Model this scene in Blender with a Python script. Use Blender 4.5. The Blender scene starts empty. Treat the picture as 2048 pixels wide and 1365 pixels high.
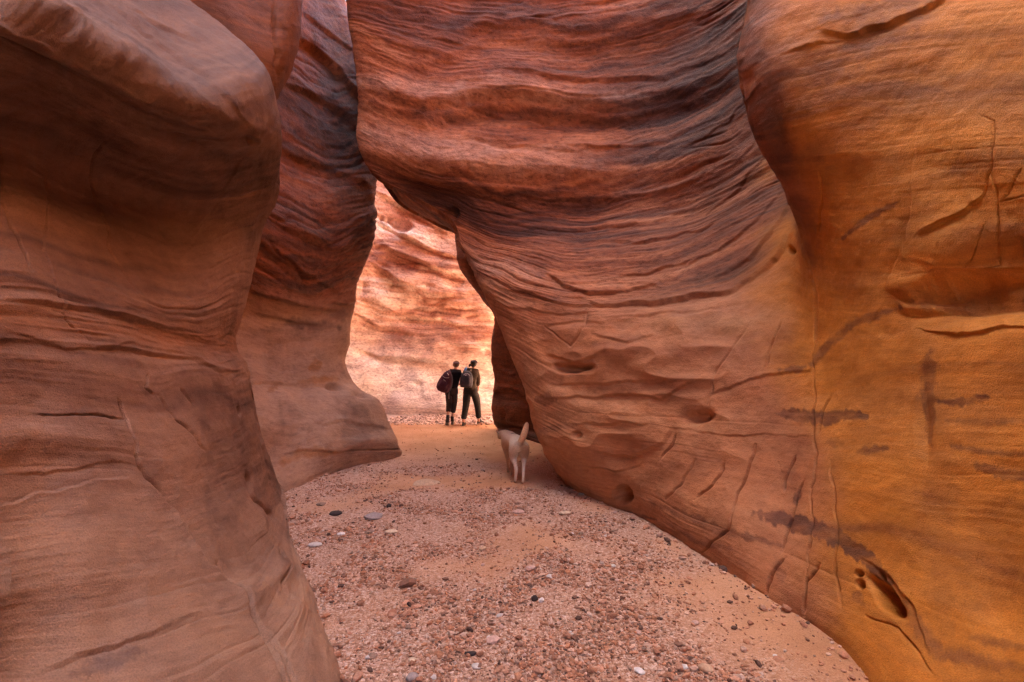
import bpy, bmesh, math, random
import numpy as np
from mathutils import Vector

random.seed(7)
RNG = np.random.default_rng(11)
scene = bpy.context.scene
COL = scene.collection
R = math.radians

# ------------------------------------------------------------------ camera, world, sun, exposure
CAM_H, FPX, TILT = 1.64, 910.0, math.atan(53.0/910.0)
cam_d = bpy.data.cameras.new('camera')
cam_d.sensor_width = 36.0
cam_d.lens = 16.0
cam_d.clip_start = 0.05
cam_d.clip_end = 500.0
cam = bpy.data.objects.new('camera', cam_d)
cam.location = (0, 0, CAM_H)
cam.rotation_euler = (math.pi/2 + TILT, 0, 0)
COL.objects.link(cam)
scene.camera = cam

SUN_EL, SUN_AZ = R(64), R(-74)         # azimuth measured from +Y towards +X
world = bpy.data.worlds.new('World')
scene.world = world
world.use_nodes = True
wn = world.node_tree
wn.nodes.clear()
sky = wn.nodes.new('ShaderNodeTexSky')
sky.sky_type = 'NISHITA'
sky.sun_disc = False
sky.sun_elevation = SUN_EL
sky.sun_rotation = SUN_AZ
sky.dust_density = 3.0
sky.air_density = 0.7
bg = wn.nodes.new('ShaderNodeBackground')
bg.inputs['Strength'].default_value = 0.05
wo = wn.nodes.new('ShaderNodeOutputWorld')
wn.links.new(sky.outputs[0], bg.inputs[0])
wn.links.new(bg.outputs[0], wo.inputs[0])

sun_d = bpy.data.lights.new('sun', 'SUN')
sun_d.energy = 5.0
sun_d.angle = R(0.5)
sun_d.color = (1.0, 0.87, 0.72)
sun = bpy.data.objects.new('sun', sun_d)
sv = Vector((math.cos(SUN_EL)*math.sin(SUN_AZ), math.cos(SUN_EL)*math.cos(SUN_AZ), math.sin(SUN_EL)))
sun.rotation_euler = sv.to_track_quat('Z', 'Y').to_euler()
sun.location = (0, 0, 30)
COL.objects.link(sun)

scene.view_settings.view_transform = 'Standard'
scene.view_settings.look = 'None'
scene.view_settings.exposure = 5.15
scene.view_settings.gamma = 1.0
scene.render.engine = 'CYCLES'
scene.cycles.max_bounces = 8
scene.cycles.diffuse_bounces = 6
scene.cycles.use_denoising = True
try:
    scene.cycles.denoiser = 'OPENIMAGEDENOISE'
    scene.cycles.denoising_prefilter = 'NONE'
    scene.cycles.denoising_quality = 'HIGH'
except Exception:
    pass

# ------------------------------------------------------------------ maths helpers
CT, ST = math.cos(TILT), math.sin(TILT)

def at(u, v, Y):
    """world point seen at photo pixel (u,v), at forward distance Y"""
    a = (u-1024.0)/FPX
    b = (682.5-v)/FPX
    dx, dy, dz = a, CT - b*ST, ST + b*CT
    t = Y/dy
    return (dx*t, Y, CAM_H + dz*t)

def fl(u, v, z=0.0):
    """world point on the canyon floor seen at pixel (u,v)"""
    a = (u-1024.0)/FPX
    b = (682.5-v)/FPX
    dx, dy, dz = a, CT - b*ST, ST + b*CT
    t = (z-CAM_H)/dz
    return (dx*t, dy*t, z)

def project(P):
    x, y, z = P[..., 0], P[..., 1], P[..., 2]-CAM_H
    f = y*CT + z*ST
    up = -y*ST + z*CT
    f2 = np.where(f < 0.2, 0.2, f)
    u = 1024 + FPX*x/f2
    v = 682.5 - FPX*up/f2
    bad = f < 0.2
    u = np.where(bad, -9999, u)
    v = np.where(bad, -9999, v)
    return u, v

def _h(ix, iy, iz, seed):
    n = (ix.astype(np.uint32)*np.uint32(374761393) + iy.astype(np.uint32)*np.uint32(668265263)
         + iz.astype(np.uint32)*np.uint32(2147483647 - 58) + np.uint32((seed*362437) & 0xffffffff))
    n = (n ^ (n >> np.uint32(13)))*np.uint32(1274126177)
    n = (n ^ (n >> np.uint32(16)))*np.uint32(2246822519)
    n = n ^ (n >> np.uint32(15))
    return n.astype(np.float32)/np.float32(4294967295.0)*2-1

def noise(x, y, z, seed=0):
    """value noise in -1..1"""
    x = np.asarray(x, dtype=np.float32); y = np.asarray(y, dtype=np.float32)+np.zeros_like(x)
    z = np.asarray(z, dtype=np.float32)+np.zeros_like(x)
    fx, fy, fz = np.floor(x), np.floor(y), np.floor(z)
    ix, iy, iz = (fx.astype(np.int64) & 0xffffffff), (fy.astype(np.int64) & 0xffffffff), (fz.astype(np.int64) & 0xffffffff)
    tx, ty, tz = x-fx, y-fy, z-fz
    tx = tx*tx*tx*(tx*(tx*6-15)+10); ty = ty*ty*ty*(ty*(ty*6-15)+10); tz = tz*tz*tz*(tz*(tz*6-15)+10)
    r = 0
    for a in (0, 1):
        wx = tx if a else 1-tx
        for b in (0, 1):
            wy = ty if b else 1-ty
            for c in (0, 1):
                wz = tz if c else 1-tz
                r = r + wx*wy*wz*_h(ix+a, iy+b, iz+c, seed)
    return r

def fbm(x, y, z, o=4, seed=0, g=0.5):
    s, a, n = 0, 1.0, 0
    for k in range(o):
        s = s + a*noise(x*2**k+k*17.3, y*2**k+k*5.1, z*2**k-k*9.7, seed+k)
        n += a
        a *= g
    return s/n

def sst(a, b, x):
    t = np.clip((x-a)/(b-a), 0, 1)
    return t*t*(3-2*t)

def srgb(r, g, b):
    f = lambda c: (c/255/12.92) if c/255 <= 0.04045 else ((c/255+0.055)/1.055)**2.4
    return (f(r), f(g), f(b))

# ------------------------------------------------------------------ node helpers
def new_mat(name):
    m = bpy.data.materials.new(name)
    m.use_nodes = True
    nt = m.node_tree
    nt.nodes.clear()
    out = nt.nodes.new('ShaderNodeOutputMaterial')
    bs = nt.nodes.new('ShaderNodeBsdfPrincipled')
    nt.links.new(bs.outputs[0], out.inputs[0])
    return m, nt, bs

class NT:
    def __init__(s, nt): s.nt = nt
    def n(s, t, **k):
        nd = s.nt.nodes.new(t)
        for a, b in k.items(): setattr(nd, a, b)
        return nd
    def set(s, sock, v):
        if isinstance(v, bpy.types.NodeSocket): s.nt.links.new(v, sock)
        elif v is not None: sock.default_value = v
    def math(s, op, a, b=None, clamp=False):
        nd = s.n('ShaderNodeMath', operation=op, use_clamp=clamp)
        s.set(nd.inputs[0], a); s.set(nd.inputs[1], b)
        return nd.outputs[0]
    def vmath(s, op, a, b=None):
        nd = s.n('ShaderNodeVectorMath', operation=op)
        s.set(nd.inputs[0], a); s.set(nd.inputs[1], b)
        return nd.outputs[0]
    def noise(s, vec, scale, detail=4, rough=0.55):
        nd = s.n('ShaderNodeTexNoise')
        s.set(nd.inputs['Vector'], vec)
        nd.inputs['Scale'].default_value = scale
        nd.inputs['Detail'].default_value = detail
        nd.inputs['Roughness'].default_value = rough
        return nd.outputs[0]
    def ramp(s, fac, stops):
        nd = s.n('ShaderNodeValToRGB')
        s.set(nd.inputs[0], fac)
        el = nd.color_ramp.elements
        while len(el) < len(stops): el.new(0.5)
        for e, (p, c) in zip(el, stops):
            e.position = p
            e.color = (c, c, c, 1) if not isinstance(c, (tuple, list)) else (*c, 1)
        return nd.outputs[0]
    def mix(s, typ, fac, a, b):
        nd = s.n('ShaderNodeMix', data_type='RGBA', blend_type=typ)
        s.set(nd.inputs[0], fac); s.set(nd.inputs[6], a); s.set(nd.inputs[7], b)
        return nd.outputs[2]

def rock_material(name, streak=1.0, grain=1.0, bump=1.0, mottle=0.8):
    m, nt, bs = new_mat(name)
    N = NT(nt)
    ta = N.n('ShaderNodeAttribute', attribute_name='tint')
    tint = ta.outputs['Color']
    stk = N.math('MULTIPLY', ta.outputs['Alpha'], streak)
    bed = N.n('ShaderNodeAttribute', attribute_name='bed').outputs['Fac']
    pos = N.n('ShaderNodeNewGeometry').outputs['Position']
    # coordinates stretched along the bedding: tight across the beds, long along them
    comb = N.n('ShaderNodeCombineXYZ')
    N.set(comb.inputs[2], N.math('MULTIPLY', bed, 9.0))
    lo = N.vmath('MULTIPLY', pos, (0.9, 0.9, 0.0))
    wob = N.noise(pos, 1.6, 3)
    comb2 = N.n('ShaderNodeCombineXYZ')
    N.set(comb2.inputs[2], N.math('MULTIPLY', wob, 0.8))
    vec = N.vmath('ADD', N.vmath('ADD', lo, comb.outputs[0]), comb2.outputs[0])
    st1 = N.noise(vec, 1.3, 6, 0.62)
    vecb = N.vmath('ADD', N.vmath('ADD', N.vmath('MULTIPLY', pos, (2.6, 2.6, 0.0)), comb.outputs[0]), comb2.outputs[0])
    st2 = N.noise(vecb, 4.0, 8, 0.72)
    gr = N.noise(pos, 160.0, 3, 0.6)
    mot = N.noise(pos, 2.2, 6, 0.6)
    c = N.mix('MULTIPLY', stk, tint, N.ramp(st1, [(0.25, (0.50, 0.42, 0.42)), (0.42, (0.84, 0.80, 0.79)), (0.55, (1.0, 1.0, 1.0)), (0.72, (1.22, 1.22, 1.20))]))
    c = N.mix('MULTIPLY', stk, c, N.ramp(st2, [(0.36, (0.52, 0.46, 0.46)), (0.45, (0.86, 0.83, 0.82)), (0.52, (1.0, 1.0, 1.0)), (0.64, (1.22, 1.20, 1.17))]))
    c = N.mix('MULTIPLY', mottle, c, N.ramp(mot, [(0.32, (0.70, 0.66, 0.66)), (0.5, (1.0, 1.0, 1.0)), (0.68, (1.16, 1.12, 1.02))]))
    c = N.mix('MULTIPLY', 0.7*grain, c, N.ramp(gr, [(0.3, 0.66), (0.5, 1.0), (0.7, 1.26)]))
    pit = N.n('ShaderNodeTexVoronoi')
    N.set(pit.inputs['Vector'], N.vmath('ADD', pos, N.vmath('MULTIPLY', N.n('ShaderNodeTexNoise').outputs['Color'], (0.05, 0.05, 0.05))))
    pit.inputs['Scale'].default_value = 14.0
    pt = N.ramp(pit.outputs['Distance'], [(0.03, 0.0), (0.10, 1.0)])
    N.set(bs.inputs['Base Color'], c)
    bs.inputs['Roughness'].default_value = 0.66
    bs.inputs['Specular IOR Level'].default_value = 0.28
    bb = N.n('ShaderNodeBump')
    bb.inputs['Strength'].default_value = 0.55*bump
    bb.inputs['Distance'].default_value = 0.045
    hh = N.math('MULTIPLY', stk, N.math('ADD', N.math('MULTIPLY', st1, 0.15), N.math('MULTIPLY', st2, 0.6)))
    hh = N.math('ADD', hh, N.math('MULTIPLY', N.noise(pos, 11.0, 8, 0.66), 0.42))
    N.set(bb.inputs['Height'], hh)
    b2 = N.n('ShaderNodeBump')
    b2.inputs['Strength'].default_value = 0.5*grain
    b2.inputs['Distance'].default_value = 0.008
    h2 = N.math('ADD', gr, N.math('MULTIPLY', pt, 0.45))
    N.set(b2.inputs['Height'], h2)
    N.set(b2.inputs['Normal'], bb.outputs[0])
    N.set(bs.inputs['Normal'], b2.outputs[0])
    return m

# ------------------------------------------------------------------ lofted rock surfaces
def catmull(P, n_list):
    """P: (K, M, C) control rows along axis 0 -> dense along axis 0"""
    K = P.shape[0]
    Pe = np.concatenate([2*P[:1]-P[1:2], P, 2*P[-1:]-P[-2:-1]], 0)
    out = []
    for k in range(K-1):
        n = n_list[k]
        t = np.linspace(0, 1, n, endpoint=False)[:, None, None]
        a, b, c, d = Pe[k], Pe[k+1], Pe[k+2], Pe[k+3]
        out.append(0.5*((2*b) + (-a+c)*t + (2*a-5*b+4*c-d)*t*t + (-a+3*b-3*c+d)*t**3))
    out.append(P[-1:])
    return np.concatenate(out, 0)

def loft(rows, px=3.2, nmax=60, nmin=4):
    """rows: list of list of (x,y,z,bed); returns grid (R, C, 4)"""
    P = np.array(rows, dtype=np.float64)
    u, v = project(P[..., :3])
    vis = (u > -250) & (u < 2300) & (v > -250) & (v < 1600)
    def cnt(A, B, va):
        d = np.hypot(A[0]-B[0], A[1]-B[1])
        d = np.where(va, d, 0)
        return d
    nr, nc = [], []
    for i in range(P.shape[0]-1):
        d = cnt((u[i], v[i]), (u[i+1], v[i+1]), vis[i] & vis[i+1]).max()
        nr.append(int(min(nmax, max(nmin, d/px))))
    for j in range(P.shape[1]-1):
        d = cnt((u[:, j], v[:, j]), (u[:, j+1], v[:, j+1]), vis[:, j] & vis[:, j+1]).max()
        nc.append(int(min(nmax, max(nmin, d/px))))
    G = catmull(P, nr)
    G = catmull(G.transpose(1, 0, 2), nc).transpose(1, 0, 2)
    return G

def grid_normals(G):
    du = np.gradient(G, axis=1)
    dv = np.gradient(G, axis=0)
    n = -np.cross(du, dv)
    n /= (np.linalg.norm(n, axis=-1, keepdims=True)+1e-12)
    return n

def seg_dist(u, v, pts):
    """distance to polyline, signed offset (positive = below), arc parameter 0..1"""
    best = np.full(u.shape, 1e9); side = np.zeros(u.shape); arc = np.zeros(u.shape)
    L = [0]
    for a, b in zip(pts[:-1], pts[1:]): L.append(L[-1]+math.hypot(b[0]-a[0], b[1]-a[1]))
    for k, (a, b) in enumerate(zip(pts[:-1], pts[1:])):
        dx, dy = b[0]-a[0], b[1]-a[1]
        l2 = dx*dx+dy*dy
        t = np.clip(((u-a[0])*dx+(v-a[1])*dy)/l2, 0, 1)
        ex, ey = u-(a[0]+t*dx), v-(a[1]+t*dy)
        d = np.hypot(ex, ey)
        s = np.sign((dx*ey-dy*ex)*(1 if dx >= 0 else -1))
        m = d < best
        best = np.where(m, d, best); side = np.where(m, s, side)
        arc = np.where(m, (L[k]+t*math.sqrt(l2))/L[-1], arc)
    return best, side, arc

def sculpt(u, v, ops, wn, LK=(0.45, 0.85), Y=None):
    """sum of relief features, metres along the surface normal"""
    D = np.zeros(u.shape)
    uu, vv = u+wn[0], v+wn[1]
    for o in ops:
        k = o[0]
        if k == 'b':      # bulge / hollow
            _, cu, cv, ru, rv, ang, amt = o[:7]
            a = R(ang)
            p = ((uu-cu)*math.cos(a)+(vv-cv)*math.sin(a))/ru
            q = (-(uu-cu)*math.sin(a)+(vv-cv)*math.cos(a))/rv
            D += amt*np.exp(-(p*p+q*q)**(o[7] if len(o) > 7 else 1.0))
        elif k == 'l':    # overhanging ledge: proud above the line, cut back under it
            _, pts, w_up, w_dn, amt = o[:5]
            amt = amt*(LK[0] if w_up < 40 else LK[1])
            d, s, arc = seg_dist(uu, vv, pts)
            taper = np.sin(np.clip(arc, 0.0, 1.0)*math.pi)**0.6
            up = np.exp(-(d/w_up)**1.2)*(s < 0)
            dn = np.exp(-(d/w_dn)**1.2)*(s >= 0)
            x = sst(0, 0.12*w_dn+1.0 if w_up < 40 else 0.55*w_dn, d)
            vary = np.clip(0.75+0.6*noise(arc*7.0, 0.5, 1.7, 8), 0.2, 1.3)
            D += amt*taper*vary*(up*0.55*x - dn*0.6*x)
        elif k == 'c':    # crack
            _, pts, w, amt = o[:4]
            d, s, arc = seg_dist(uu, vv, pts)
            taper = np.clip(np.minimum(arc, 1-arc)*8, 0.25, 1)
            brk = 1.0+0.5*noise(u/23, v/23, 3.1, 5)
            D -= np.minimum(0.55*amt, 4.5*w*0.5*Y/FPX)*taper*np.clip(brk, 0.3, 1.2)*np.exp(-(d/(w*0.45))**2)
    return D

def stain_light_mask(u, v, stains_light, wn):
    M = np.zeros(u.shape)
    rg = 7*noise(u/9, v/14, 0.3, 91)+4*noise(u/4, v/9, 0.3, 92)
    uu, vv = u+0.4*wn[0], v+0.4*wn[1]
    for pts, w, soft, amt in stains_light:
        d, s, arc = seg_dist(uu, vv, pts)
        prof = np.sin(np.clip(arc, 0.02, 0.98)*math.pi)**0.35
        ww = w*prof
        M = np.maximum(M, amt*(1-sst(ww-1.2*soft, ww+1.2*soft, d+rg*min(1, w/14))))
    return M*np.clip(0.82+0.6*fbm(u/34, v/16, 2.2, 4, 93), 0.3, 1)

def struct_mesh(name, pieces, mats, label=None):
    """pieces: list of (V (R,C,3), attrs dict) -> one object"""
    vs, fs, mi, off = [], [], [], 0
    at_b, at_t = [], []
    for k, (V, bed, tint, stk) in enumerate(pieces):
        r, c = V.shape[:2]
        vs.append(V.reshape(-1, 3)); at_b.append(bed.reshape(-1)); at_t.append(np.concatenate([tint, stk[..., None]], -1).reshape(-1, 4))
        idx = (np.arange(r*c).reshape(r, c)+off)
        q = np.stack([idx[:-1, :-1], idx[1:, :-1], idx[1:, 1:], idx[:-1, 1:]], -1).reshape(-1, 4)
        fs.append(q); mi.append(np.full(len(q), min(k, len(mats)-1)))
        off += r*c
    me = quads_mesh(name, np.concatenate(vs), np.concatenate(fs))
    a = me.attributes.new('bed', 'FLOAT', 'POINT')
    a.data.foreach_set('value', np.concatenate(at_b).astype(np.float32))
    t = np.concatenate(at_t)
    a = me.attributes.new('tint', 'FLOAT_COLOR', 'POINT')
    a.data.foreach_set('color', t.astype(np.float32).ravel())
    for m in mats: me.materials.append(m)
    me.polygons.foreach_set('material_index', np.concatenate(mi).astype(np.int32))
    o = bpy.data.objects.new(name, me)
    o['kind'] = 'structure'
    if label: o['label'] = label
    COL.objects.link(o)
    return o

def quads_mesh(name, V, F):
    me = bpy.data.meshes.new(name)
    n, k = F.shape
    me.vertices.add(len(V)); me.vertices.foreach_set('co', V.astype(np.float32).ravel())
    me.loops.add(n*k); me.loops.foreach_set('vertex_index', F.astype(np.int32).ravel())
    me.polygons.add(n)
    me.polygons.foreach_set('loop_start', (np.arange(n)*k).astype(np.int32))
    me.polygons.foreach_set('loop_total', np.full(n, k, dtype=np.int32))
    me.polygons.foreach_set('use_smooth', np.ones(n, dtype=bool))
    me.update()
    return me

def bedrelief(P, bed, amp, seed=0, scale=1.0):
    """weathered bedding relief in metres: ledges that run along the beds"""
    x, y, z = P[..., 0], P[..., 1], P[..., 2]
    w = fbm(x*0.9, y*0.9, z*0.9, 3, seed+40)*0.11
    b = bed+w
    lo = (x*0.55+y*0.35, y*0.55-x*0.2)
    A = noise(lo[0], lo[1], b*3.2, seed)*0.022
    B = noise(lo[0]*1.6, lo[1]*1.6, b*8.5, seed+1)*0.013
    C = np.abs(noise(lo[0]*2.6, lo[1]*2.6, b*20.0, seed+2))*-0.013
    E = noise(lo[0]*5, lo[1]*5, b*46.0, seed+3)*0.007
    gm = sst(0.0, 0.5, noise(lo[0]*1.3+7, lo[1]*1.3, b*5.0, seed+6))
    C = C - 0.034*gm*(1-np.abs(noise(lo[0]*0.9, lo[1]*0.9, b*9.0, seed+7)))**9
    mod = 0.55+0.75*sst(-0.5, 0.6, fbm(x*0.5, y*0.5, b*0.8, 2, seed+9))
    return (A*scale+B*scale+C+E)*amp*mod

def rock_piece(rows, ops, stains_light, seed, ampf, tintf, px=3.2, wob=7.0, bigamp=0.05, nmax=110, LK=(0.45, 0.85)):
    G = loft(rows, px, nmax)
    P, bed = G[..., :3], G[..., 3]
    n = grid_normals(P)
    u, v = project(P)
    x, y, z = P[..., 0], P[..., 1], P[..., 2]
    wn = (wob*fbm(u/38, v/38, 0.7, 3, seed+60), wob*fbm(u/38, v/38, 4.7, 3, seed+61))
    facing = ((P-np.array([0, 0, CAM_H]))*n).sum(-1)
    vis = (facing < 0.15).astype(float)
    D = sculpt(u, v, ops, wn, LK, np.clip(y, 0.5, 30))*vis
    D += bigamp*fbm(x*0.8, y*0.8, z*0.8, 3, seed+20)
    D += 0.010*fbm(x*7, y*7, z*7, 3, seed+21)
    if seed == 100:                 # scalloped, water-worn lumps low on the concave face
        k = sst(560, 660, v)*(1-sst(900, 990, v))*sst(1020, 1090, u)*(1-sst(1380, 1560, u))
        k2 = 1-np.abs(fbm(x*1.5, y*1.5, z*3.0, 2, 131))*2.4
        D += k*0.034*np.clip(k2, -1, 1)
    amp = ampf(u, v, P)
    edge = 1.0
    D += bedrelief(P, bed, amp, seed)*edge
    V = P+n*D[..., None]
    st = stain_light_mask(u, v, stains_light, wn)*vis if stains_light else np.zeros(u.shape)
    tint = tintf(u, v, P, bed, st, seed)
    if seed != 900: tint = 0.72*tint**(1.32 if seed == 500 else 1.42)
    return V, bed, tint, np.clip(0.14+0.95*amp+0*u, 0.15, 1.1)

def lerp(a, b, t):
    return a*(1-t[..., None])+np.array(b)*t[..., None]

def layered(P, bed, seed, stops, freq=1.0, warp=0.25):
    """base colour by bed: smooth random walk through the palette"""
    x, y, z = P[..., 0], P[..., 1], P[..., 2]
    b = bed+warp*fbm(x*0.7, y*0.7, z*0.7, 3, seed+70)
    t = 0.5+0.70*(0.6*noise(b*1.7*freq, x*0.25, y*0.25, seed+71)+0.4*noise(b*5.1*freq, x*0.4, y*0.4, seed+72)+0.30*noise(b*14*freq, x*0.6, y*0.6, seed+73)+0.28*noise(b*31*freq, x*0.9, y*0.9, seed+74))
    t = np.clip(t, 0, 1)*(len(stops)-1)
    S = np.array(stops)
    i = np.clip(np.floor(t).astype(int), 0, len(stops)-2)
    f = t-i
    return S[i]*(1-f[..., None])+S[i+1]*f[..., None]

def W(p, b): return (*p, b)

#=== WALLS ===
# rows below run with the bedding; (u, v, Y) are surveyed from the photograph, Y metres ahead of the lens
def grid_rows(spec, beds, left=None, right=None):
    rows = []
    for k, r in enumerate(spec):
        row = [(*at(u, v, Y), beds[k]) for (u, v, Y) in r]
        if left:  row = [(*p, beds[k]) for p in left(k, row)]+row
        if right: row = row+[(*p, beds[k]) for p in right(k, row)]
        rows.append(row)
    return rows

def cap_rows(rows, push, zs=(9.5, 13.0), dbed=1.5, plateau=9.0):  # unseen rims
    """carry a wall up out of the picture to the canyon rim and out over the plateau"""
    top = rows[0]
    new = []
    px, py = push
    for i, z in enumerate(zs):
        f = (i+1)*0.55
        new.append([(p[0]+px*f, p[1]+py*f, max(z, p[2]+0.6+i), p[3]+dbed*(i+1)) for p in top])
    last = new[-1]
    new.append([(p[0]+px*plateau, p[1]+py*plateau, p[2]+0.5, p[3]+dbed*4) for p in last])
    return new[::-1]+rows

def foot_rows(rows, push):
    """one row buried under the floor"""
    px, py = push
    b = rows[-1]
    return rows+[[(p[0]+px*0.15, p[1]+py*0.15, p[2]-0.35, p[3]-0.3) for p in b],
                 [(p[0]+px*0.6, p[1]+py*0.6, -1.5, p[3]-0.8) for p in b]]

ROCK_NEAR = rock_material('rock_brown_sandstone', 0.75, 1.0, 0.8)
ROCK_ORANGE = rock_material('rock_orange_sandstone', 0.9, 1.0, 1.0)
ROCK_FAR = rock_material('rock_banded_sandstone', 1.1, 0.35, 1.4, 0.25)

# ---- right wall: concave face and the big ochre bulge
def cw(r):  # helper for the fin's hidden back
    return r
C = [
 [(690,-560,8.2),(850,-540,8.0),(1000,-530,7.8),(1150,-530,7.6),(1300,-550,7.3),(1430,-590,6.8),(1575,-640,6.2),(1520,-600,4.8),(1600,-640,4.2),(1750,-680,3.6),(1900,-720,3.1),(2048,-750,2.8),(2500,-900,1.9)],
 [(695,-150,7.9),(850,-130,7.6),(1000,-120,7.5),(1150,-120,7.4),(1300,-140,7.1),(1420,-190,6.7),(1565,-260,6.1),(1506,-190,4.6),(1585,-230,4.0),(1740,-270,3.5),(1900,-310,3.0),(2048,-340,2.7),(2500,-440,1.8)],
 [(700,0,7.8),(850,25,7.5),(1000,40,7.4),(1150,40,7.3),(1300,20,7.0),(1430,-30,6.6),(1555,-110,6.0),(1494,0,4.5),(1560,-40,3.9),(1730,-80,3.45),(1890,-120,3.0),(2048,-150,2.65),(2500,-220,1.8)],
 [(708,70,7.75),(850,110,7.4),(1000,130,7.3),(1150,135,7.25),(1300,110,7.0),(1430,50,6.5),(1555,-40,5.9),(1480,80,4.45),(1545,40,3.85),(1720,0,3.4),(1890,-30,3.0),(2048,-50,2.6),(2500,-100,1.8)],
 [(720,150,7.7),(850,190,7.35),(1000,205,7.3),(1150,215,7.2),(1300,200,6.9),(1430,140,6.4),(1555,40,5.8),(1482,160,4.4),(1548,130,3.8),(1720,90,3.35),(1890,60,2.92),(2048,40,2.52),(2500,30,1.75)],
 [(725,230,7.6),(850,275,7.2),(1000,290,7.15),(1150,300,7.05),(1300,285,6.8),(1430,225,6.3),(1560,130,5.7),(1498,235,4.35),(1562,215,3.8),(1720,180,3.33),(1890,150,2.88),(2048,140,2.48),(2500,130,1.7)],
 [(722,290,7.5),(850,350,7.2),(1000,370,7.1),(1150,385,7.0),(1300,365,6.65),(1440,305,6.15),(1575,220,5.6),(1526,305,4.3),(1590,295,3.8),(1730,275,3.3),(1890,250,2.84),(2048,240,2.44),(2500,230,1.7)],
 [(762,362,7.5),(870,400,7.4),(1000,440,7.1),(1150,450,6.8),(1300,435,6.4),(1440,385,5.9),(1590,310,5.4),(1565,375,4.3),(1628,378,3.75),(1750,368,3.25),(1900,345,2.8),(2048,340,2.42),(2500,330,1.65)],
 [(892,447,7.4),(935,470,7.2),(1030,505,6.8),(1160,520,6.4),(1300,510,6.0),(1450,460,5.55),(1590,400,5.1),(1592,450,4.3),(1650,463,3.7),(1760,460,3.22),(1900,450,2.8),(2048,450,2.45),(2500,440,1.65)],
 [(918,500,7.2),(965,530,6.8),(1050,565,6.4),(1170,585,6.1),(1300,580,5.75),(1450,540,5.25),(1570,480,4.8),(1605,525,4.15),(1665,545,3.68),(1770,550,3.2),(1900,548,2.88),(2048,545,2.52),(2500,540,1.7)],
 [(962,580,6.9),(1010,605,6.5),(1090,630,6.2),(1200,640,5.8),(1320,640,5.3),(1450,620,4.8),(1560,590,4.4),(1620,612,3.98),(1680,625,3.6),(1780,630,3.12),(1900,622,2.74),(2048,612,2.38),(2500,600,1.6)],
 [(1000,655,6.7),(1050,680,6.35),(1120,710,6.05),(1220,720,5.5),(1340,725,4.95),(1460,725,4.5),(1560,715,4.1),(1630,720,3.8),(1690,720,3.5),(1780,720,3.1),(1900,715,2.7),(2048,710,2.33),(2500,700,1.55)],
 [(1028,760,6.5),(1080,790,6.1),(1150,810,5.75),(1240,820,5.3),(1350,830,4.8),(1460,840,4.3),(1560,845,3.9),(1630,850,3.6),(1700,850,3.35),(1790,850,3.0),(1900,850,2.65),(2048,850,2.28),(2500,860,1.5)],
 [(1060,860,6.4),(1110,880,5.95),(1170,895,5.6),(1260,910,5.15),(1360,930,4.6),(1460,950,4.1),(1560,970,3.7),(1630,985,3.4),(1700,1000,3.15),(1790,1020,2.8),(1900,1040,2.5),(2048,1060,2.15),(2500,1120,1.42)],
 [(1093,925,6.35),(1135,943,6.0),(1190,955,5.6),(1270,975,5.05),(1370,1020,4.35),(1460,1060,3.8),(1560,1100,3.4),(1630,1130,3.12),(1700,1160,2.9),(1790,1190,2.6),(1900,1230,2.3),(2048,1270,2.0),(2500,1400,1.35)],
]
contact = [(1130,965),(1160,985),(1200,1003),(1270,1032),(1370,1092),(1450,1147),(1530,1198),(1600,1240),(1665,1285),(1740,1365),(1815,1470),(1930,1660),(2250,2300)]
Cb = [7.3, 5.6, 4.9, 4.4, 3.95, 3.5, 3.1, 2.6, 2.1, 1.7, 1.3, 0.9, 0.4, -0.2, -0.6]
C_rows = []
for k, r in enumerate(C):
    if k >= 12: r = [(r[0][0]+13, *r[0][1:]), (r[1][0]+9, *r[1][1:])]+r[2:]
    C_rows.append([(*at(u, v, Y), Cb[k]) for u, v, Y in r])
C_rows.append([(*fl(u, v), -1.0) for u, v in contact])
C_rows = cap_rows(C_rows, (1, 0), (10, 15.0))
C_rows = foot_rows(C_rows, (1, 0))
def fin_back(rows, offs, edge=0):
    """columns that carry a fin round its nose into the hidden side"""
    out = []
    for r in rows:
        p = r[edge]
        u, v = project(np.array(p[:3]))
        add = []
        for du, dY in offs:
            if p[2] < -0.01:
                q = (p[0]+du/FPX*p[1]+dY*(p[0]/max(p[1], 1)), p[1]+dY, p[2])
            else:
                Y = p[1]+dY
                x = (float(u)+du-1024)/FPX*Y*(CT+ (p[2]-CAM_H)/max(Y, .1)*ST)
                q = (x, Y, p[2])
            add.append((*q, p[3]))
        out.append((add[::-1]+r) if edge == 0 else (r+add))
    return out
C_rows = fin_back(C_rows, [(14, 0.30), (70, 0.9), (200, 1.7), (420, 2.8), (800, 3.6)])
for k_, r_ in enumerate(C_rows[:-3]):      # hidden back of the nose, pushed out high up to block leaking sun
    for j_, (ax, ay) in enumerate([(0.0, 1.6), (-0.2, 1.4), (-0.5, 1.1), (-0.3, 0.6)]):
        p_ = r_[j_]; zz = float(sst(3.0, 5.0, np.array(p_[2])))
        r_[j_] = (p_[0]+ax*zz, p_[1]+ay*zz, p_[2], p_[3])
def behind_right(rows):
    out = []
    for r in rows:
        z, b = r[-1][2], r[-1][3]
        x0 = r[-1][0]
        toe = 0.5 if z < 0.3 else 0.0
        out.append(r+[(max(1.9, x0*0.5+1.45)-toe*0.3, -0.4, z, b), (2.7, -3.0, z, b), (2.2, -6.5, z, b), (4.5, -10, z, b)])
    return out
C_rows = behind_right(C_rows)
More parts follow.
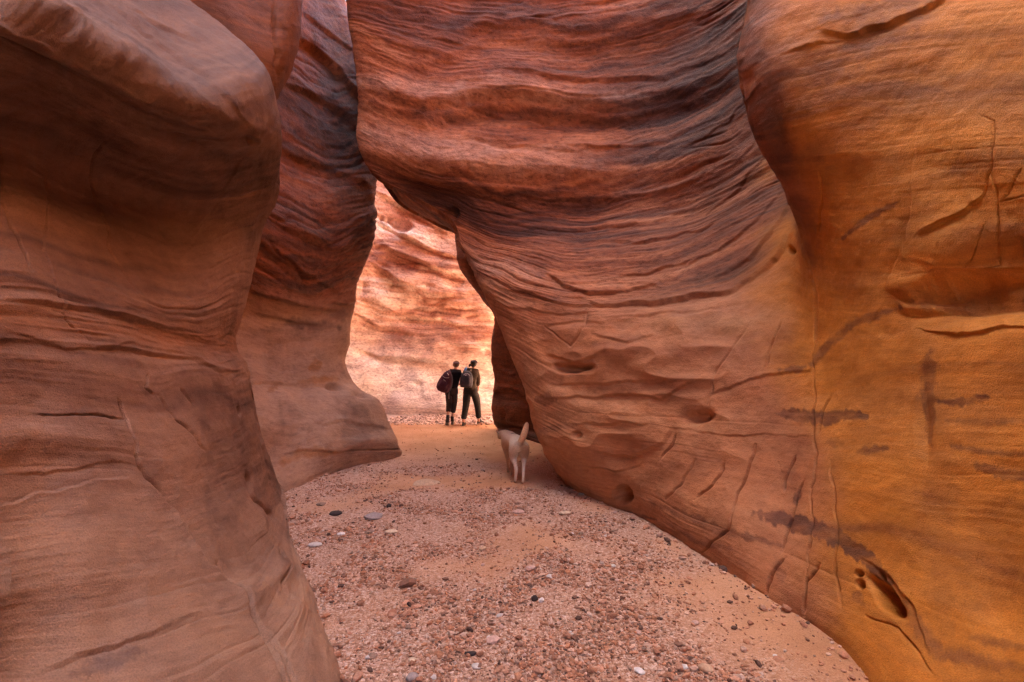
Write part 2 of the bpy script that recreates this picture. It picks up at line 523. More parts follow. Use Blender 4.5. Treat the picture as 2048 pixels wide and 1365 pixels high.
C_ops = [
 # great waves of the concave face
 ('l', [(690,190),(760,205),(850,232),(980,205),(1100,215),(1250,230),(1400,190),(1500,130)], 70, 50, 0.46),
 ('l', [(720,335),(800,352),(920,362),(1050,372),(1180,385),(1330,375),(1480,310)], 95, 75, 0.52),
 ('l', [(730,85),(850,120),(1000,60),(1150,80),(1330,60),(1480,0)], 45, 60, 0.26),
 ('l', [(1000,140),(1150,165),(1330,160),(1480,90)], 30, 30, 0.12),
 ('l', [(850,265),(1000,292),(1150,305),(1330,290),(1470,215)], 26, 22, 0.08),
 ('l', [(1130,290),(1180,298),(1250,296)], 12, 10, 0.10),
 ('l', [(930,432),(1000,440),(1120,450),(1230,446),(1330,430),(1440,380)], 20, 22, 0.13),
 ('l', [(1060,392),(1200,398),(1340,380),(1470,320),(1540,260)], 20, 14, 0.09),
 ('l', [(1150,475),(1290,480),(1400,455),(1500,400),(1570,350)], 16, 14, 0.09),
 ('l', [(1075,532),(1105,552),(1125,570),(1180,588),(1260,580),(1330,570)], 18, 12, 0.16),
 ('l', [(1235,548),(1300,545),(1350,530),(1395,514)], 12, 8, 0.08),
 ('l', [(1140,588),(1200,612),(1330,600),(1470,578),(1550,520),(1590,440)], 20, 18, 0.17),
 ('l', [(990,572),(1060,590),(1130,608),(1210,612)], 14, 18, 0.12),
 ('l', [(1000,612),(1100,628),(1200,622)], 12, 10, 0.06),
 ('l', [(1180,640),(1290,632),(1400,625),(1500,600)], 14, 10, 0.05),
 ('l', [(1420,560),(1500,520),(1560,450),(1590,390)], 14, 12, 0.10),
 ('l', [(1350,540),(1440,500),(1530,430),(1575,370)], 12, 9, 0.07),
 ('l', [(1400,420),(1480,370),(1540,300)], 12, 9, 0.07),
 ('l', [(1380,300),(1460,240),(1520,170)], 12, 9, 0.06),
 ('l', [(1090,712),(1150,722),(1200,712)], 18, 12, 0.12),
 ('l', [(1100,765),(1200,770),(1310,760)], 22, 12, 0.06),
 ('l', [(1180,798),(1250,790),(1320,798),(1385,762)], 12, 10, 0.10),
 ('l', [(1090,800),(1150,790),(1230,796)], 10, 10, 0.06),
 ('l', [(1180,900),(1260,915),(1330,890),(1350,850)], 26, 20, 0.10),
 ('l', [(1150,850),(1230,845),(1300,850)], 20, 14, 0.07),
 ('l', [(1160,930),(1230,945),(1290,925)], 14, 14, 0.06),
 ('l', [(1180,668),(1260,690),(1310,668)], 16, 14, 0.07),
 ('l', [(1090,655),(1150,640),(1210,650)], 12, 12, 0.06),
 ('l', [(1190,1012),(1235,1022),(1300,1048),(1360,1070)], 10, 8, 0.05),
 ('l', [(1300,850),(1450,870),(1640,872)], 8, 8, 0.025),
 ('l', [(1400,800),(1500,760),(1620,742),(1660,700)], 12, 10, 0.05),
 # hollows and holes
 ('b', 1146,735,34,9,0,-0.16,2), ('b', 1243,990,14,15,0,-0.22,2), ('b', 1153,872,9,7,0,-0.06,2),
 ('b', 896,424,11,9,0,-0.12,2), ('b', 1400,835,26,12,-15,-0.09,1.5), ('b', 1582,497,9,8,0,-0.10,2),
 ('b', 1340,640,60,26,0,0.05), ('b', 1230,700,70,40,15,0.07), ('b', 1270,860,60,50,0,0.05),
 # ochre bulge
 ('l', [(1640,62),(1700,72),(1780,52),(1835,28),(1900,-10)], 22, 18, 0.12),
 ('l', [(1560,110),(1640,85),(1690,78)], 12, 10, 0.06),
 ('l', [(1760,590),(1800,607),(1900,590),(1980,572),(2080,560),(2200,555)], 100, 55, 0.34),
 ('b', 1905,500,110,55,-12,0.07), ('b', 1900,585,90,18,-6,-0.08),
 ('l', [(1815,655),(1900,668),(2000,650),(2100,648)], 16, 12, 0.06),
 ('l', [(1845,472),(1880,450),(1930,425),(1975,388)], 30, 14, 0.10),
 ('b', 1965,300,70,90,0,0.05),
 ('c', [(1960,232),(1990,240),(1994,330),(1975,386),(1930,424),(1870,452),(1838,472)], 2.6, 0.10),
 ('c', [(1992,350),(2003,400),(2012,470),(2024,530),(1970,548),(1950,575)], 2.6, 0.07),
 ('c', [(2048,330),(2010,400),(2048,390)], 2.6, 0.05),
 ('c', [(1985,440),(1968,500),(1945,560)], 2.6, 0.05),
 ('c', [(1641,345),(1641,400),(1626,475)], 2.6, 0.05), ('c', [(1600,470),(1625,600),(1628,700)], 5, 0.05),
 ('c', [(1628,705),(1630,800),(1632,900),(1622,1050),(1608,1150),(1606,1245)], 3.5, 0.07),
 ('c', [(1670,925),(1676,1050),(1670,1150),(1676,1215)], 4, 0.06),
 ('c', [(1592,915),(1572,960),(1570,985)], 4, 0.05), ('c', [(1612,960),(1590,1015),(1560,1110)], 3.5, 0.06),
 ('c', [(1510,890),(1480,990),(1455,1055),(1420,1085),(1392,1112)], 4, 0.07),
 ('c', [(1395,920),(1365,965),(1328,998)], 4, 0.05), ('c', [(1450,925),(1425,975),(1390,1000)], 4, 0.06),
 ('c', [(1355,870),(1345,895),(1325,925)], 4, 0.05), ('c', [(1570,1115),(1540,1150),(1530,1195)], 5, 0.07),
 ('c', [(1635,1125),(1610,1160),(1602,1235)], 5, 0.08), ('c', [(1660,790),(1640,870)], 3.5, 0.04),
 ('c', [(1500,640),(1440,740),(1400,860)], 3.5, 0.03), ('c', [(1560,640),(1530,740)], 3.5, 0.03),
 ('c', [(1090,655),(1140,690),(1170,650),(1180,600)], 3.5, 0.04),
 # arched hollow low on the right with its small holes
 ('b', 1764,1188,44,15,50,-0.20,2), ('b', 1712,1166,8,9,0,-0.07,2), ('b', 1711,1143,8,6,0,-0.06,2), ('b', 1757,1148,5,9,-30,-0.06,2),
 ('l', [(1720,1110),(1775,1150),(1820,1210),(1850,1300)], 20, 14, 0.06),
 ('c', [(1725,1225),(1790,1250),(1860,1340)], 4, 0.05),
 ('b', 1846,845,14,80,0,-0.03), ('b', 1700,900,60,200,5,0.05),
]
C_st = [
 ([(1510,1025),(1600,1048),(1690,1082),(1740,1125),(1775,1160)], 17, 2.5, 0.9),
 ([(1545,826),(1650,838),(1740,832)], 13, 2.5, 0.85),
 ([(1080,800),(1105,800)], 16, 3, 0.6), ([(1085,860),(1150,850)], 7, 3, 0.4),
 ([(1565,742),(1610,735)], 8, 2.5, 0.8), ([(1625,730),(1660,685),(1700,650),(1790,612)], 9, 3, 0.7),
 ([(1855,700),(1850,780),(1858,890)], 16, 5, 0.55), ([(1875,806),(1930,803),(1970,790)], 8, 3, 0.85),
 ([(1870,840),(1950,842),(2060,838)], 7, 4, 0.5), ([(1900,890),(1970,905),(2060,905)], 7, 4, 0.6),
 ([(1950,930),(2000,945),(2060,952)], 11, 4, 0.8), ([(1660,890),(1700,888)], 9, 4, 0.35), ([(1725,908),(1775,898)], 8, 3, 0.6),
 ([(1190,1010),(1230,1020),(1310,1040)], 4, 2, 0.9), ([(1300,1005),(1370,1030),(1440,1060),(1560,1090)], 8, 3, 0.55),
 ([(1340,1050),(1390,1085),(1470,1100)], 6, 3, 0.55), ([(1550,1120),(1560,1160)], 14, 3, 0.4),
 ([(1680,478),(1740,430),(1800,402)], 6, 2.5, 0.7), ([(1900,345),(1970,322),(2060,318)], 18, 8, 0.35),
 ([(1570,960),(1590,940)], 22, 4, 0.25), ([(1585,1010),(1600,985)], 8, 3, 0.7),
 ([(1500,60),(1540,180),(1560,300),(1590,400),(1620,520)], 26, 14, 0.6),
 ([(1560,150),(1640,140),(1720,90),(1850,30)], 36, 18, 0.65), ([(1650,40),(1750,25),(1900,-20)], 22, 12, 0.6),
 ([(1600,330),(1680,270),(1760,230)], 26, 14, 0.3), ([(1800,190),(1900,170),(2050,90)], 14, 8, 0.3),
 ([(1770,1150),(1810,1220),(1870,1300),(2048,1330)], 14, 6, 0.5), ([(1700,1180),(1715,1200)], 9, 3, 0.5),
 ([(1940,1270),(2048,1290)], 9, 4, 0.5), ([(1820,600),(1900,600),(2048,590)], 12, 8, 0.4),
 ([(1870,780),(1870,1050),(1890,1250)], 34, 14, 0.22), ([(1960,1050),(1960,1200)], 80, 30, 0.22),
 ([(1180,695),(1290,680)], 10, 5, 0.25), ([(1180,780),(1330,770)], 10, 5, 0.3),
]
def C_amp(u, v, P):
    # strongly bedded high on the concave face, massive low down and on the bulge
    up = 1-sst(560, 660, v+0.10*(u-1200))
    lowc = 0.22
    bulge = sst(1420, 1470, u)*(1-sst(4.7, 5.6, P[..., 1]))
    a = lowc+(0.95-lowc)*up
    return a*(1-bulge)+0.16*bulge
def C_tint(u, v, P, bed, st, seed):
    c = layered(P, bed, seed, [(0.22,0.10,0.065),(0.48,0.215,0.12),(0.66,0.32,0.175),(0.78,0.46,0.30)])
    low = layered(P, bed, seed+5, [(0.62,0.31,0.175),(0.72,0.38,0.21),(0.78,0.45,0.26)])
    och = layered(P, bed, seed+9, [(0.46,0.215,0.08),(0.72,0.35,0.09),(0.84,0.41,0.095),(0.86,0.45,0.145)])
    lft = 1-sst(900, 1450, u)
    pale_lit = stain_light_mask(u, v, [([(720,165),(800,172),(900,190),(1000,180),(1150,200),(1300,195)], 20, 14, 0.6), ([(730,265),(800,290),(900,305),(1050,325),(1200,330)], 26, 16, 0.65), ([(900,520),(1000,540),(1080,545)], 22, 14, 0.4)], (u*0, u*0))  # pale beds, partly highlights painted onto the lit lips
    c = lerp(c, (0.84, 0.62, 0.52), pale_lit*(0.35+0.65*lft))
    dk = stain_light_mask(u, v, [([(800,30),(950,70),(1150,90),(1330,110),(1450,90)], 60, 30, 0.5), ([(800,222),(950,236),(1150,240),(1300,236)], 14, 10, 0.6), ([(1300,300),(1420,280),(1540,220)], 40, 24, 0.4), ([(1380,420),(1480,380),(1570,300)], 34, 20, 0.45), ([(1400,560),(1500,520),(1570,420)], 14, 9, 0.55), ([(1150,608),(1330,606),(1470,580)], 9, 6, 0.5), ([(1000,585),(1130,600)], 10, 6, 0.45)], (u*0, u*0))  # dark beds, partly shade painted in below the lips
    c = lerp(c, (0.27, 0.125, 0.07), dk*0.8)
    lw = sst(560, 680, v+0.10*(u-1200))
    c = c*(1-lw[..., None])+low*lw[..., None]
    br = fbm(P[..., 0]*0.9, P[..., 1]*0.9, P[..., 2]*0.9, 3, 33)
    o = sst(-0.15, 0.25, (u-1600)/400+0.45*br+0.12)
    # the ochre side starts at the bulge's own edge
    gold = sst(1620, 1900, u)*(1-sst(300, 620, v))
    och = lerp(och, (0.90, 0.49, 0.085), gold*0.45*(0.6+0.8*br))
    c = c*(1-o[..., None])+och*o[..., None]
    return lerp(c, (0.24, 0.12, 0.095), st*0.85)
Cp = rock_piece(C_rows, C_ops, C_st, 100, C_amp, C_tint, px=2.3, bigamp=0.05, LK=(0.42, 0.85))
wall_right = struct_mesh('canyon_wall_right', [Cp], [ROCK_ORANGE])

# ---- fin behind it on the right
Fe = [(900,330),(908,400),(914,440),(915,490),(919,530),(936,563),(958,592),(978,618),(986,645),(981,700),(988,760),(983,810),(990,850)]
FY = [12.6,12.4,12.3,12.2,12.1,12.0,12.0,12.0,12.0,11.9,11.9,11.9,11.9]
F_rows = []
for k, ((u, v), Y) in enumerate(zip(Fe, FY)):
    b = (850-v)/100.0
    F_rows.append([(*at(u, v, Y), b), (*at(u+26, v+4, Y-0.5), b), (*at(u+80, v+6, Y-1.3), b), (*at(u+150, v+10, Y-2.1), b), (*at(u+260, v+10, Y-3.2), b)])
F_rows.append([(*fl(1003,868), -0.3), (*fl(1032,872), -0.3), (*fl(1085,889), -0.3), (*fl(1150,915), -0.3), (*fl(1260,950), -0.3)])
F_rows = cap_rows([[(p[0]+0.6, p[1]+0.3, p[2]+2.5, p[3]+2) for p in F_rows[0]]]+F_rows, (0.7, 0.3), (8.0, 9.0))
F_rows = foot_rows(F_rows, (1, 0.3))
F_rows = fin_back(F_rows, [(12, 0.3), (90, 0.55), (330, 0.6), (700, 0.5), (1500, 0.4)])
def F_tint(u, v, P, bed, st, seed):
    return layered(P, bed, seed, [(0.20,0.10,0.07),(0.34,0.15,0.085),(0.46,0.20,0.11)], 1.4)
F_ops = [('l', [(905,520),(925,524),(960,520)], 10, 8, 0.15), ('l', [(980,785),(1020,780),(1060,800)], 14, 10, 0.18),
         ('c', [(1010,830),(1012,865)], 4, 0.12), ('c', [(1000,800),(1016,832)], 3, 0.1), ('l', [(1010,850),(1040,856),(1085,862)], 8, 8, 0.2),
         ('l', [(980,720),(1010,715),(1040,740)], 12, 10, 0.12)]
Fp = rock_piece(F_rows, F_ops, [], 300, lambda u, v, P: 0.9, F_tint, px=4, wob=3, bigamp=0.10)
fin_right = struct_mesh('canyon_wall_fin', [Fp], [ROCK_ORANGE])

# ---- left near wall: upper lobe row by row, undercut, then the ledge and its toe
A = [
 [(-400,-900,1.7),(0,-720,2.6),(60,-640,3.4),(120,-560,4.2),(160,-500,5.2)],
 [(-400,-620,1.5),(0,-430,2.3),(120,-330,3.0),(210,-240,3.9),(270,-150,4.9)],
 [(-400,-420,1.4),(0,-250,2.1),(130,-170,2.75),(260,-80,3.6),(360,-5,4.7)],
 [(-400,-260,1.25),(0,-110,1.9),(150,-45,2.5),(320,20,3.4),(440,52,4.6)],
 [(-400,-140,1.15),(0,-10,1.75),(170,60,2.3),(350,115,3.2),(498,100,4.5)],
 [(-400,-40,1.10),(0,60,1.68),(175,130,2.2),(370,200,3.05),(534,150,4.4)],
 [(-400,60,1.12),(0,130,1.75),(180,210,2.32),(370,280,3.15),(550,230,4.4)],
 [(-400,160,1.18),(0,210,1.88),(180,290,2.48),(380,350,3.3),(555,315,4.4)],
 [(-400,260,1.22),(0,300,1.92),(185,370,2.58),(380,420,3.45),(552,385,4.45)],
 [(-400,360,1.20),(0,380,1.86),(185,440,2.50),(380,490,3.45),(532,445,4.6)],
 [(-400,460,1.15),(0,460,1.80),(180,510,2.40),(360,555,3.35),(515,520,4.75)],
 [(-400,560,1.10),(0,540,1.74),(180,585,2.30),(350,620,3.20),(492,600,4.85)],
 [(-400,640,1.07),(0,620,1.70),(180,645,2.20),(335,670,3.05),(474,688,4.95)],
 [(-400,740,1.05),(0,720,1.67),(180,730,2.12),(330,745,2.85),(492,738,4.9)],
 [(-400,840,1.02),(0,820,1.64),(185,830,2.07),(345,835,2.78),(506,805,5.05)],
 [(-400,960,0.98),(0,920,1.60),(190,920,2.00),(370,925,2.75),(524,872,5.25)],
 [(-400,1090,0.93),(0,1040,1.54),(195,1030,1.90),(390,1010,2.68),(548,940,5.6)],
 [(-400,1260,0.86),(0,1170,1.47),(195,1150,1.75),(395,1110,2.45),(562,1010,5.0)],
 [(-400,1440,0.80),(0,1300,1.40),(190,1280,1.62),(390,1230,2.15),(580,1110,3.95)],
 [(-400,1660,0.72),(0,1460,1.30),(190,1430,1.5),(400,1370,1.85),(610,1220,2.95)],
]
Acon = [(-400,2900),(-50,2300),(300,1900),(560,1500),(690,1365)]
Ab = [8.0,6.6,5.9,5.3,4.8,4.4,4.1,3.75,3.45,3.15,2.85,2.55,2.25,1.9,1.55,1.2,0.8,0.4,0.0,-0.4]
# edge column past the ledge follows the foot of the wall
A_rows = [[(*at(u, v, Y), Ab[k]) for u, v, Y in r] for k, r in enumerate(A)]
fac = {3: 0.99, 4: 0.95, 5: 0.90, 6: 0.93, 7: 1.02, 8: 1.08, 9: 1.08, 10: 1.04}
for k_, f_ in fac.items():
    A_rows[k_] = [(*at(u, v, Y*(f_ if j_ < 4 else 1+(f_-1)*0.5)), Ab[k_]) for j_, (u, v, Y) in enumerate(A[k_])]
# insert a column between the last two for a rounder nose
def nose(rows, push=0.22):
    out = []
    for r in rows:
        a, b = np.array(r[-2]), np.array(r[-1])
        m = a*0.42+b*0.58
        m[0] += push*0.35
        out.append(r[:-1]+[tuple(m)]+[r[-1]])
    return out
A_rows = nose(A_rows)
# foot points: z = 0 along the photographed contact line
foot = [(-0.95, 0.45), (-0.62, 1.30), (-0.70, 1.95), fl(690,1365)[:2], fl(640,1232)[:2], fl(592,1090)[:2]]
A_rows = A_rows[:-3]+[
 [(*at(-400,1260,0.86),0.4),(*at(0,1170,1.47),0.4),(*at(195,1150,1.75),0.4),(*at(380,1120,2.3),0.4),(*at(500,1090,3.2),0.4),(*at(566,990,5.5),0.4)],
 [(*at(-400,1440,0.80),0),(*at(0,1300,1.40),0),(*at(200,1280,1.62),0),(*at(400,1235,2.05),0),(*at(530,1180,2.8),0),(*at(572,1025,5.0),0)],
 [(*at(-400,1660,0.72),-.4),(*at(0,1460,1.28),-.4),(*at(230,1420,1.5),-.4),(*at(460,1350,1.9),-.4),(*at(585,1230,2.78),-.4),(*at(577,1055,4.62),-.4)],
 [(-0.80,0.5,0,-.9),(-0.72,1.25,0,-.9),(-0.72,1.75,0,-.9),(*fl(690,1365),-.9),(*fl(630,1205),-.9),(*fl(580,1062),-.9)],
]
A_rows = cap_rows(A_rows, (-1, 0), (10.0, 26.0))
A_rows = foot_rows(A_rows, (-1, 0))
A_rows = fin_back(A_rows, [(-14, 0.30), (-80, 0.8), (-260, 1.3), (-600, 1.6)], edge=-1)
A_rows = [[(-5.0,-10,r[0][2],r[0][3]),(0.4,-8.0,r[0][2],r[0][3]),(-1.8,-5.5,r[0][2],r[0][3]),(-2.3,-3.0,r[0][2],r[0][3]),(min(-1.3, r[0][0]*0.6-0.7)+(0.35 if r[0][2] < 0.3 else 0),-0.6,r[0][2],r[0][3])]+r for r in A_rows]  # bend behind the camera, unseen, added to shut out horizon light
A_ops = [
 ('l', [(-300,-160),(-120,-50),(0,45),(130,115),(300,205),(430,268),(505,295),(560,345)], 90, 80, 0.46),
 ('l', [(180,0),(260,60),(400,165),(500,270)], 22, 18, 0.06),
 ('l', [(0,90),(200,200),(350,260),(470,330)], 18, 14, 0.05),
 ('b', 200,330,190,50,28,-0.06), ('b', 340,420,120,36,20,-0.05),
 ('l', [(250,20),(330,70),(390,90)], 26, 18, 0.06),
 ('l', [(0,600),(90,605),(240,628),(350,660),(470,700)], 24, 26, 0.09),
 ('l', [(0,660),(130,700),(260,690),(420,712)], 16, 14, 0.04),
 ('l', [(190,690),(300,705),(380,720),(440,744),(486,742)], 14, 12, 0.08),
 ('l', [(350,700),(420,735),(480,745)], 8, 6, 0.05),
 ('b', 488,272,14,6,35,-0.08,2), ('b', 492,275,20,10,30,0.03),
 ('c', [(55,833),(120,834),(185,834),(240,838)], 4.5, 0.05),
 ('c', [(236,800),(250,860),(266,905),(278,940)], 5.5, 0.1),
 ('c', [(278,935),(297,965),(330,1012),(370,1058),(392,1090),(425,1130),(470,1168)], 9, 0.3),
 ('c', [(470,1168),(500,1215),(520,1240),(545,1290),(575,1360)], 6, 0.14), ('c', [(440,1120),(470,1165),(500,1215),(540,1265),(570,1310),(600,1380)], 6, 0.14),
 ('l', [(290,960),(345,1030),(380,1075),(430,1140),(475,1175)], 30, 9, -0.22),
 
 ('c', [(2,255),(4,330),(8,400),(20,450),(40,500),(60,545)], 5, 0.05),
 ('c', [(235,290),(205,340),(203,385),(215,440),(228,490),(262,560),(282,592)], 3.5, 0.03),
 ('c', [(110,340),(95,440),(90,500),(118,590),(140,640),(185,690)], 3.5, 0.03),
 ('c', [(318,790),(345,838),(375,870),(405,905)], 4, 0.04),
 ('c', [(488,938),(500,970),(512,1005),(550,1036)], 8, 0.09), ('c', [(470,810),(478,832)], 5, 0.05),
 ('c', [(497,760),(510,830),(528,900),(545,960)], 4.5, 0.05), ('c', [(300,745),(292,775),(310,790)], 4, 0.03),
 ('c', [(360,775),(378,805),(382,812)], 4, 0.03), ('c', [(560,1090),(575,1140),(560,1170),(600,1210)], 6, 0.07),
 ('b', 555,1150,26,30,0,0.07), ('b', 590,1230,20,40,20,0.05), ('b', 520,1060,22,44,-10,0.05), ('b', 500,1190,40,30,0,0.06),
 ('l', [(0,1010),(90,985),(190,962),(260,958)], 12, 14, -0.045), ('l', [(0,950),(100,945),(220,925),(270,930)], 12, 10, 0.03),
 ('b', 380,870,60,80,20,0.035), ('b', 120,1120,160,90,-15,0.05), ('b', 100,880,160,40,0,0.04),
 ('l', [(60,1350),(160,1310),(300,1270),(400,1225),(450,1210)], 20, 26, 0.05),
]
A_st_shade = [
 ([(60,-10),(200,80),(330,145),(450,205),(545,262)], 7, 3, 0.6), ([(0,110),(170,200),(320,275),(470,320)], 4, 2, 0.5), ([(250,30),(360,90),(470,150)], 4, 3, 0.4),
 ([(0,575),(120,590),(260,640),(400,665),(470,690)], 4, 2, 0.5), ([(0,500),(150,540),(300,590)], 5, 4, 0.35), ([(280,200),(400,262),(520,330)], 4, 2, 0.5),
 ([(-50,70),(150,160),(300,235),(450,305),(545,360)], 34, 26, 0.3),  # varnish band that also paints the overhang's shade into the rock
 ([(150,1345),(230,1315),(290,1300)], 16, 5, 0.45), ([(320,1262),(380,1235)], 9, 4, 0.4),
 ([(100,20),(200,80),(300,150),(430,240)], 12, 8, 0.4), ([(130,650),(200,690),(300,690)], 10, 8, 0.35), ([(190,690),(280,700)], 10, 5, 0.35),
 ([(410,800),(460,900),(450,1000),(440,1060)], 48, 6, 0.38), ([(470,900),(540,920)], 26, 8, 0.3), ([(560,1100),(570,1160)], 12, 5, 0.4), ([(60,390),(200,420),(330,470)], 20, 14, 0.3),
 ([(60,820),(150,825),(220,830)], 12, 8, 0.3),
]
def A_amp(u, v, P):
    a = 0.26+0.30*np.exp(-((v-640)/70)**2)+0.35*np.exp(-((v-150-0.45*u)/80)**2)
    return a
def A_tint(u, v, P, bed, st, seed):
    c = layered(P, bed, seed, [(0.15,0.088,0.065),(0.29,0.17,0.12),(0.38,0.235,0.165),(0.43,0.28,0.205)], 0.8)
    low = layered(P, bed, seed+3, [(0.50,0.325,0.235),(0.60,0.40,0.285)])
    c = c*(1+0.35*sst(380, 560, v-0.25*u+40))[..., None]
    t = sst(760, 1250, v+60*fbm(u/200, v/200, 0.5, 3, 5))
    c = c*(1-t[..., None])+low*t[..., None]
    bandv = np.exp(-((v-640-0.1*u)/22)**2)
    c = lerp(c, (0.55, 0.27, 0.13), bandv*0.6)
    pale = stain_light_mask(u, v, [([(190,1330),(260,1290)], 26, 10, 0.7), ([(100,970),(180,945),(260,945)], 12, 8, 0.4)], (u*0, u*0))
    c = lerp(c, (0.52, 0.38, 0.32), pale)
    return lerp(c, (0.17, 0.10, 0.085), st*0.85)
Ap = rock_piece(A_rows, A_ops, A_st_shade, 500, A_amp, A_tint, px=2.4, bigamp=0.045, LK=(0.35, 0.9))
# upper bulge standing behind the lobe
A2 = [
 [(-900,-900,4.7),(150,-700,5.7),(400,-560,5.9),(560,-480,6.3),(640,-430,6.9)],
 [(-500,-500,4.8),(250,-330,5.4),(430,-240,5.6),(560,-200,6.0),(625,-170,6.6)],
 [(50,-250,5.2),(280,-120,5.3),(440,-50,5.45),(555,-10,5.85),(601,0,6.4)],
 [(100,-150,5.2),(300,-40,5.3),(450,20,5.4),(550,60,5.8),(594,70,6.3)],
 [(150,-50,5.2),(320,20,5.3),(460,80,5.4),(545,110,5.75),(582,120,6.2)],
 [(200,50,5.3),(350,100,5.35),(470,140,5.5),(530,165,5.75),(556,172,6.1)],
 [(250,200,5.5),(380,220,5.6),(460,240,5.7),(510,250,5.9),(530,255,6.2)],
 [(250,400,5.7),(360,420,5.8),(440,430,5.9),(480,440,6.0),(500,450,6.3)],
 [(250,700,5.8),(340,700,5.8),(400,700,5.9),(430,700,6.0),(450,700,6.3)],
]
A2b = [8,6.6,5.6,5.2,4.8,4.4,3.8,2.8,1.6]
A2_rows = cap_rows([[(*at(u, v, Y), A2b[k]) for u, v, Y in r] for k, r in enumerate(A2)], (-1, 0), (12, 35))
A2_rows = fin_back(A2_rows, [(-10, 0.4), (-60, 0.9), (-150, 1.9), (-210, 3.6), (-330, 5.2)], edge=-1)  # unseen back extended to block sun from the facing wall
A2_ops = [('c', [(548,0),(545,60),(552,110),(550,160)], 6, 0.10), ('b', 575,40,26,90,5,0.06), ('l', [(400,20),(470,90),(530,150)], 30, 20, 0.06)]
def A2_tint(u, v, P, bed, st, seed):
    return layered(P, bed, seed, [(0.30,0.155,0.095),(0.42,0.215,0.125),(0.48,0.25,0.145)], 0.8)
A2p = rock_piece(A2_rows, A2_ops, [], 600, lambda u, v, P: 0.4, A2_tint, px=4.5, bigamp=0.05)
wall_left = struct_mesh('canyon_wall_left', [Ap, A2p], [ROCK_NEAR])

# ---- left middle wall
B = [
 [(520,-420,9.3),(580,-400,10.0),(630,-380,10.7),(670,-350,11.4)],
 [(530,-130,8.4),(590,-110,9.2),(640,-80,10.0),(684,-40,10.9)],
 [(520,0,7.9),(590,20,8.7),(655,50,9.6),(712,50,10.5)],
 [(500,80,7.5),(585,115,8.3),(660,160,9.2),(742,140,10.2)],
 [(490,160,7.3),(580,200,8.0),(665,250,8.9),(765,240,9.9)],
 [(480,260,7.0),(575,300,7.7),(665,340,8.6),(760,330,9.6)],
 [(470,350,6.7),(570,385,7.4),(665,415,8.3),(750,395,9.4)],
 [(465,430,6.5),(570,460,7.2),(660,490,8.1),(750,455,9.25)],
 [(460,500,6.5),(560,530,7.2),(645,550,8.05),(738,515,9.15)],
 [(450,560,6.6),(550,590,7.3),(632,605,8.1),(716,570,9.1)],
 [(440,620,6.75),(545,645,7.45),(628,652,8.2),(702,626,9.1)],
 [(430,690,6.7),(540,705,7.35),(618,712,8.05),(687,700,9.0)],
 [(430,750,6.45),(545,757,7.1),(628,762,7.85),(712,768,8.95)],
 [(430,790,6.3),(550,790,6.9),(645,792,7.65),(762,800,8.85)],
 [(440,850,6.1),(560,850,6.65),(670,850,7.45),(783,858,8.8)],
 [(450,930,5.95),(570,915,6.5),(680,895,7.3),(796,892,8.7)],
]
Bb = [6.6,5.4,4.9,4.5,4.1,3.7,3.3,2.9,2.55,2.2,1.9,1.5,1.15,0.9,0.5,0.15]
B_rows = [[(*at(u, v, Y), Bb[k]) for u, v, Y in r] for k, r in enumerate(B)]
B_rows.append([(*fl(480,1015),-.2),(*fl(585,980),-.2),(*fl(690,940),-.2),(*fl(800,908),-.2)])
B_rows = cap_rows(B_rows, (-0.35, 0.15), (15, 27), plateau=20)
B_rows = foot_rows(B_rows, (-0.8, 0.5))
B_rows = nose(B_rows, 0.25)
B_rows = fin_back(B_rows, [(-22, 0.35), (-48, 1.2), (-62, 2.6), (-66, 4.9), (-220, 5.4), (-600, 5.4)], edge=-1)  # hidden back stretched out to keep sun off the walkers
B_rows = [r[:-4]+[(p[0], p[1], min(p[2], zc+0.02*p[2]), p[3]) for p, zc in zip(r[-4:], (15.5, 14.6, 14.0, 13.0))] for r in B_rows]
B_rows = [[(r[0][0]-1.5, r[0][1]-0.3, r[0][2], r[0][3])]+r for r in B_rows]
B_ops = [
 ('l', [(560,60),(620,90),(680,150),(730,215)], 34, 30, 0.45),
 ('l', [(590,20),(650,60),(715,110)], 14, 14, 0.15),
 ('l', [(560,170),(620,190),(700,240),(745,290)], 26, 26, 0.22),
 ('l', [(550,290),(620,330),(700,360),(750,380)], 26, 24, 0.20),
 ('l', [(520,420),(600,470),(680,500),(740,500)], 30, 50, 0.25),
 ('l', [(500,470),(560,520),(650,570),(700,600)], 18, 18, 0.14),
 ('l', [(490,580),(560,600),(620,615),(690,625)], 14, 18, 0.16), ('l', [(500,625),(570,640),(650,655)], 12, 12, 0.08),
 ('l', [(660,605),(690,612),(715,600)], 14, 16, 0.2),
 ('b', 690,690,22,22,0,0.06),
 ('l', [(490,768),(580,765),(680,772),(760,795)], 10, 12, 0.10), ('b', 672,772,14,5,5,-0.10,2), ('b', 722,790,18,5,15,-0.10,2),
 ('l', [(620,850),(690,842),(740,850),(790,862)], 10, 10, 0.08), ('l', [(560,915),(600,900),(680,905),(720,898)], 8, 9, 0.06),
 ('b', 735,885,26,12,0,0.08), ('b', 770,885,20,14,0,0.06),
 ('c', [(625,845),(640,848),(650,838)], 3.5, 0.06), ('c', [(700,905),(745,902),(800,898)], 3, 0.1),
]
B_st = [([(560,640),(620,650),(670,655)], 10, 5, 0.6), ([(690,852),(730,852),(770,858)], 9, 3, 0.5), ([(705,800),(715,840),(710,900)], 30, 5, 0.35),
        ([(650,620),(690,630)], 14, 6, 0.4), ([(560,800),(562,870)], 6, 3, 0.3), ([(520,660),(560,662)], 6, 3, 0.4)]
